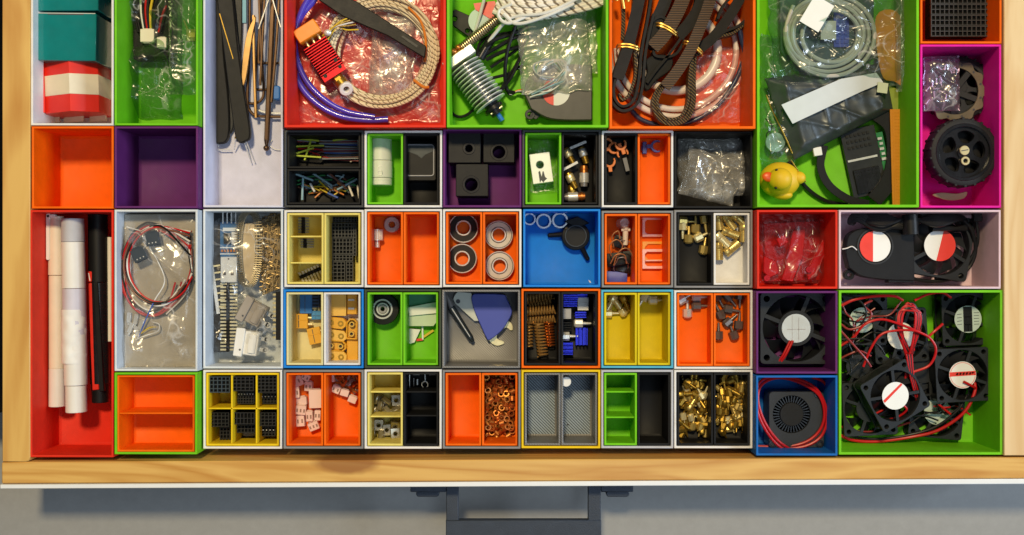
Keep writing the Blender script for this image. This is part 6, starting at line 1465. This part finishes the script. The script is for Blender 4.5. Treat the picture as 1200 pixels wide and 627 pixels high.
cord('wire', 'thin white wire left of the blower sticker', 'wire', [(1004, 293, 0), (998, 289, 2), (992, 291, 1), (987, 292, 0)], .7, WWHT, ZB + 40)
# 35
t = fan('single black fan with silver sticker in the purple box', 925, 383, ZB + 4, 82, 0, {'m': SILV, 'r': .40, 'marks': [('print_line', [(-.12, -.36), (-.105, -.36), (-.105, .36), (-.12, .36)], LGREY), ('print_line', [(.06, -.30), (.08, -.30), (.08, .34), (.06, .34)], LGREY), ('print_line', [(-.26, .02), (.26, .02), (.26, .04), (-.26, .04)], LGREY)]}, 'square fans', 30)
g = G(); g.tube([(-4, 14, 31), (-12, 30, 31), (-18, 40, 28)], 1.5); g.tube([(-7, 14, 31), (-15, 30, 31), (-21, 40, 28)], 1.3); t.part('lead_wire', g, WRED)
# 45 blower
t = Th('blower_fan', 'square black blower with slotted intake ring in the blue box', 'fan', 926, 488, ZB + 10)
g = t.g(); g.plate(rrect(895, 456, 958, 520, 5), [circ(921, 482, 21.5, 44)], 0, 26); t.part('fan_case', g, CHAR, bev=.8)
g = t.g(); g.cyl(921, 482, 2, 26.5, 13.5, n=40); g.cyl(921, 482, 1, 2, 21, n=40); t.part('hub', g, GRAPH, bev=.5)
g = t.g()
for i in range(36):
    o = g.M; g.M = TR(921, 482) @ RZ(i * 10) ; g.add([(c[0], c[1], c[2]) for c in [(13.3, -.5, 3), (21, -.2, 3), (21, .9, 3), (13.3, .5, 3), (13.3, -.5, 24), (21, -.2, 24), (21, .9, 24), (13.3, .5, 24)]], [(3, 2, 1, 0), (4, 5, 6, 7), (0, 1, 5, 4), (1, 2, 6, 5), (2, 3, 7, 6), (3, 0, 4, 7)]); g.M = o
t.part('impeller_vanes', g, BLKS)
for x, y in ((899, 516), (953, 516), (951, 459)):
    g = t.g(); g.ring(x, y, 3, 27, 4.6, 2.2, 18); t.part('screw_ear', g, BLKS, bev=.4)
t = Th('cable_loop', 'red leads looping over the blower to a white plug', 'cable', 926, 488, ZB + 38)
for pts in ([(965, 529, -20), (940, 530, -8), (916, 520, 0), (898, 498, 0), (889, 472, -2), (893, 452, -4), (912, 443, -2), (936, 448, 2), (958, 462, 4), (965, 484, 4), (960, 504, 2), (944, 518, 0), (920, 524, -4), (888, 525, -12)],
            [(965, 531, -20), (936, 533, -9), (912, 522, 0), (895, 500, 0), (887, 476, -2), (890, 450, -4), (908, 441, -2), (934, 444, 2), (956, 456, 4), (968, 482, 3), (964, 508, 1), (946, 522, 0), (918, 527, -4), (888, 529, -12)], [(974, 462, -6), (966, 448, -3), (952, 442, -2)], [(972, 470, -14), (975, 490, -14), (970, 508, -12), (956, 520, -9)]):
    g = t.g(); g.tube(pts, 1.7); t.part('lead', g, WRED)
g = t.g(); g.box(965, 524, -24, 978, 533, -15); g.box(962, 525.5, -22, 965, 531.5, -17); t.part('plug', g, WHT, bev=.6)
g = t.g(); g.box(888, 443, -22, 896, 449, -14); t.part('connector_tab', g, SKY, bev=.5)
# 36 fans pile
STR = {'m': PAPER, 'r': .50, 'ring': True, 'marks': [('red_bar', [(-.48, -.12), (.48, -.13), (.49, .03), (-.49, .04)], REDP)] + [('white_stroke', [(-.22 + i * .12, -.09), (-.15 + i * .12, -.09), (-.19 + i * .12, .0), (-.26 + i * .12, .0)], WHT) for i in range(5)] + [('white_stroke', [(.34, -.10), (.45, -.07), (.34, -.01)], WHT)]}
BARS = {'m': TEALS, 'r': .52, 'marks': [('black_band', [(-.18, -.48), (.16, -.48), (.16, .48), (-.18, .48)], BLK), ('print_box', [(-.14, -.10), (.12, -.10), (.12, -.08), (-.14, -.08)], TEALS), ('print_box', [(-.14, .2), (.12, .2), (.12, .22), (-.14, .22)], TEALS), ('print_box', [(-.02, .22), (0, .22), (0, .46), (-.02, .46)], TEALS)] + [('print_row', [(-.42, -.2 + i * .13), (-.24, -.22 + i * .13), (-.24, -.2 + i * .13), (-.42, -.18 + i * .13)], INK) for i in range(4)] + [('print_row', [(.22, -.25 + i * .11), (.42, -.25 + i * .11), (.42, -.23 + i * .11), (.22, -.23 + i * .11)], INK) for i in range(5)]}
PLAINR = {'m': PAPER, 'r': .50, 'marks': [('red_bar', [(-.48, -.08), (.40, -.30), (.42, -.22), (-.47, .02)], REDP)]}
TEALP = {'m': TEALS, 'r': .5}
FP = 'fans piled in the green box'
fan('fan with black banded pale sticker at the upper right of the pile', 1125, 373, ZB + 8, 60, 2, BARS, FP, 22)
fan('fan with white sticker and a red lettered bar at the right', 1118, 437, ZB + 20, 62, 3, STR, FP, 24)
fan('tilted fan with white sticker and a plain red stripe', 1039, 460, ZB + 30, 64, 30, PLAINR, FP, 22, (6, 4))
fan('fan half hidden under the tilted one at the lower left', 1012, 476, ZB + 2, 62, 3, None, FP, 22)
fan('fan half buried under red wires at the top centre', 1047, 392, ZB + 3, 62, 4, {'m': PINKW, 'r': .5}, FP, 24)
fan('fan with teal sticker at the left wall of the pile', 1003, 374, ZB + 2, 58, 0, TEALP, FP, 22)
fan('bare fan lying low between the lettered fan and the tilted one', 1075, 432, ZB + 2, 60, 10, None, FP, 20)
fan('bare fan low at the left wall under the red wires', 1000, 428, ZB + 1, 56, -4, None, FP, 18)
fan('fan showing a teal sticker below the lettered one', 1092, 480, ZB + 1, 62, -6, TEALP, FP, 16)
t = Th('wire_bundle', 'tied red and black fan wires in a tall loop at the top centre', 'wire bundle', 1064, 390, ZB + 54)
for i in range(15):
    dx = rnd.uniform(-9, 9); g = t.g(); w = rnd.uniform(7, 15); tp = 356 + rnd.uniform(-3, 8); c = 1064
    g.tube([(c + 4 + dx * .5, 440 + rnd.uniform(-6, 10), -14), (c + 2 + dx * .5, 418, -6), (c - w, 385, 0 + i % 4), (c - w + 1, 366, 3), (c + rnd.uniform(-3, 3), tp, 5), (c + w, 368, 4), (c + w * .9, 390, 2), (c + 4 + dx * .4, 415, -3)], 1.25, n=7); t.part('wire', g, WRED if i % 3 else WBLK)
for i in range(5):
    g = t.g(); x = 1062 + i * 1.6; g.tube([(x, 415, 0), (1068 + i, 440, -4), (1078 + i, 468, -12), (1086, 484, -24)], 1.2, n=7); t.part('wire', g, (WRED, WBLK)[i % 2])
LW = [('thick red wire arching over the top left fans', [(986, 358, 0), (1000, 351, 4), (1022, 347, 6), (1046, 347, 4), (1058, 352, 0)], 1.7, WRED), ('red wire curving from the left wall to the centre', [(984, 408, -8), (1000, 396, -2), (1012, 380, 4), (1030, 374, 6), (1050, 379, 8), (1072, 388, 8), (1088, 396, 4), (1096, 410, 2), (1090, 428, -2), (1070, 437, -4)], 1.5, WRED), ('red wire looping low around the left fans', [(1013, 430, -4), (1020, 408, 2), (1030, 392, 6), (1046, 387, 8), (1068, 387, 9), (1084, 393, 5)], 1.4, WRED), ('red wire running to the upper right fan', [(1070, 352, 4), (1086, 345, 2), (1104, 343, 0), (1116, 349, -4)], 1.5, WRED), ('dark loop of wire at the left wall', [(1022, 352, 0), (1012, 358, 2), (1020, 368, 4), (1012, 380, 2), (996, 386, 0), (986, 380, -2)], 1.3, WDARK), ('dark red wire crossing the left fans downwards', [(986, 388, -2), (1000, 404, 0), (1014, 420, 0), (1022, 430, -4)], 1.3, WDARK), ('black wire arching over the middle left', [(986, 398, -3), (1010, 397, 2), (1028, 404, 2), (1038, 416, -2)], 1.1, WBLK), ('red wire beside the upper right fan', [(1090, 396, -8), (1098, 388, -6), (1108, 380, -8)], 1.6, WRED), ('red wire sweeping along the bottom of the green box', [(990, 512, -40), (1010, 522, -42), (1040, 524, -40), (1080, 518, -36), (1110, 508, -26), (1136, 486, -16), (1148, 462, -14), (1149, 448, -16)], 1.9, WRED), ('black wire beside the bottom red one', [(990, 509, -40), (1012, 518, -42), (1042, 521, -40), (1080, 515, -36), (1108, 504, -28), (1130, 484, -20), (1142, 464, -18)], 1.6, WBLK), ('dark red wire under the tilted fan', [(992, 504, -36), (1020, 512, -40), (1050, 510, -40), (1080, 500, -36)], 1.4, WDARK), ('red wire from the tilted fan to the bottom', [(1056, 472, -6), (1066, 482, -10), (1052, 494, -20), (1030, 492, -24), (1046, 480, -18)], 1.3, WRED), ('red wire leaving the lettered fan', [(1132, 448, -6), (1142, 453, -8), (1148, 456, -12)], 1.6, WRED), ('dark wires tangled below the lettered fan', [(1104, 476, -16), (1118, 488, -22), (1132, 478, -18), (1124, 466, -20), (1108, 484, -24)], 1.3, WBLK), ('red wire from the teal sticker to the right', [(1106, 476, -14), (1114, 482, -18), (1122, 488, -20)], 1.4, WRED), ('black wire loop over the upper left corner', [(988, 345, -2), (1004, 350, 2), (1014, 366, 4), (1004, 384, 0), (988, 376, -4)], 1.2, WBLK), ('red wire at the far left below the loops', [(985, 424, -16), (998, 416, -10), (1010, 412, -8), (1024, 418, -10)], 1.2, WDARK)]
for lab, pts, r, mm in LW:
    cord('loose_wire', lab, 'wire', pts, r, mm, ZB + 54, 'loose fan wires in the green box')
for i in range(9):
    x, y = 992 + rnd.uniform(0, 50), 352 + rnd.uniform(0, 75); a = rnd.uniform(0, 6.28); l = rnd.uniform(14, 26)
    pts = [(max(987, x + l * (k - 1.5) * math.cos(a) * .8 + rnd.uniform(-6, 6)), max(347, y + l * (k - 1.5) * math.sin(a) * .8 + rnd.uniform(-6, 6)), rnd.uniform(-14, -2)) for k in range(4)]
    cord('loose_wire', 'thin dark wire in the tangle over the left fans', 'wire', pts, 1.05, (WBLK, WBLK, WDARK)[i % 3], ZB + 50, 'thin dark wires tangled in the green box')
for i in range(5):
    x, y = 1060 + rnd.uniform(0, 70), 478 + rnd.uniform(0, 24); a = rnd.uniform(-.6, .6); l = rnd.uniform(14, 24)
    pts = [(x + l * (k - 1.5) * math.cos(a), y + l * (k - 1.5) * math.sin(a) + rnd.uniform(-5, 5), rnd.uniform(-12, -2)) for k in range(4)]
    cord('loose_wire', 'thin dark wire in the tangle below the lettered fan', 'wire', pts, 1.05, (WBLK, WBLK, WRED)[i % 3], ZB + 36, 'thin dark wires under the lettered fan')
CUW = mat('copper clip wire', (.50, .26, .12), .35, .6)
for i, (lab, pts) in enumerate((('thin copper wire looping over the binder clips at the left', [(716, 300, 2), (714, 288, 5), (722, 281, 6), (729, 288, 5), (724, 300, 3)]), ('thin copper wire arch across the large binder clip', [(719, 311, 2), (724, 296, 6), (733, 291, 7), (740, 298, 5), (741, 311, 2)]), ('thin copper wire arch in front of the blue binder clip', [(715, 309, 3), (721, 299, 6), (731, 299, 6), (734, 309, 3)]), ('thin copper wire hook left of the plastic nozzle', [(719, 290, 2), (717, 277, 4), (724, 271, 5), (726, 280, 4)]))):
    cord('clip_wire', lab, 'wire', pts, .75, CUW, ZT + 22)
MESHF = stripe_mat('ribbed grey with painted blue sheen', (.10, .125, .155), (.34, .42, .50), 250, 'DIAGONAL', .38, duty=.5, bump=.4)  # print infill stripes, with the cool bluish sheen painted into their colour
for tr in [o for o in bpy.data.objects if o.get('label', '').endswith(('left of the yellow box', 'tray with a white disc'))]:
    g = G(); g.box(-15.7, -36, 1.66, 15.7, 36, 1.95)  # thin added sheet that carries the painted sheen over the tray floor
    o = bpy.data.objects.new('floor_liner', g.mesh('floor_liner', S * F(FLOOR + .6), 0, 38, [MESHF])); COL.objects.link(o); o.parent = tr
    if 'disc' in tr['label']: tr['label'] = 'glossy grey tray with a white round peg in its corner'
# ------------------------------------------------------------------ camera, lamps, render
sc = bpy.context.scene
cam = bpy.data.cameras.new('camera'); co = bpy.data.objects.new('camera', cam); COL.objects.link(co)
co.location = (0, 0, D * S); co.rotation_euler = (0, 0, 0)
cam.sensor_width = 36; cam.lens = 18 / (600 / D); cam.clip_start = .01; cam.clip_end = 30
sc.camera = co
w = bpy.data.worlds.new('World'); sc.world = w; w.use_nodes = True
w.node_tree.nodes['Background'].inputs['Color'].default_value = (.80, .88, 1.0, 1)
w.node_tree.nodes['Background'].inputs['Strength'].default_value = AMB
def lamp(name, loc, target, size, sy, energy, col):
    l = bpy.data.lights.new(name, 'AREA'); l.shape = 'RECTANGLE'; l.size = size; l.size_y = sy; l.energy = energy; l.color = col
    o = bpy.data.objects.new(name, l); COL.objects.link(o); o.location = loc
    o.rotation_euler = (Vector(target) - Vector(loc)).to_track_quat('-Z', 'Y').to_euler(); return o
lamp('ceiling_lamp', WARM_LOC, (0, 0, 0), .36, .36, WARM_E, (1.0, .80, .47))
lamp('ceiling_panel', COOL_LOC, (0, 0, 0), .8, .6, COOL_E, (.70, .86, 1.0))
lamp('window_light', WIN_LOC, (0, 0, 0), 1.0, .8, WIN_E, (.72, .85, 1.0))
sc.view_settings.view_transform = 'Standard'; sc.view_settings.look = 'None'; sc.view_settings.exposure = 0; sc.view_settings.gamma = 1
sc.render.engine = 'CYCLES'; sc.cycles.max_bounces = 10; sc.cycles.transparent_max_bounces = 24; sc.cycles.diffuse_bounces = 5
sc.cycles.caustics_reflective = False; sc.cycles.caustics_refractive = False; sc.cycles.use_denoising = True
sc.cycles.sample_clamp_indirect = 6
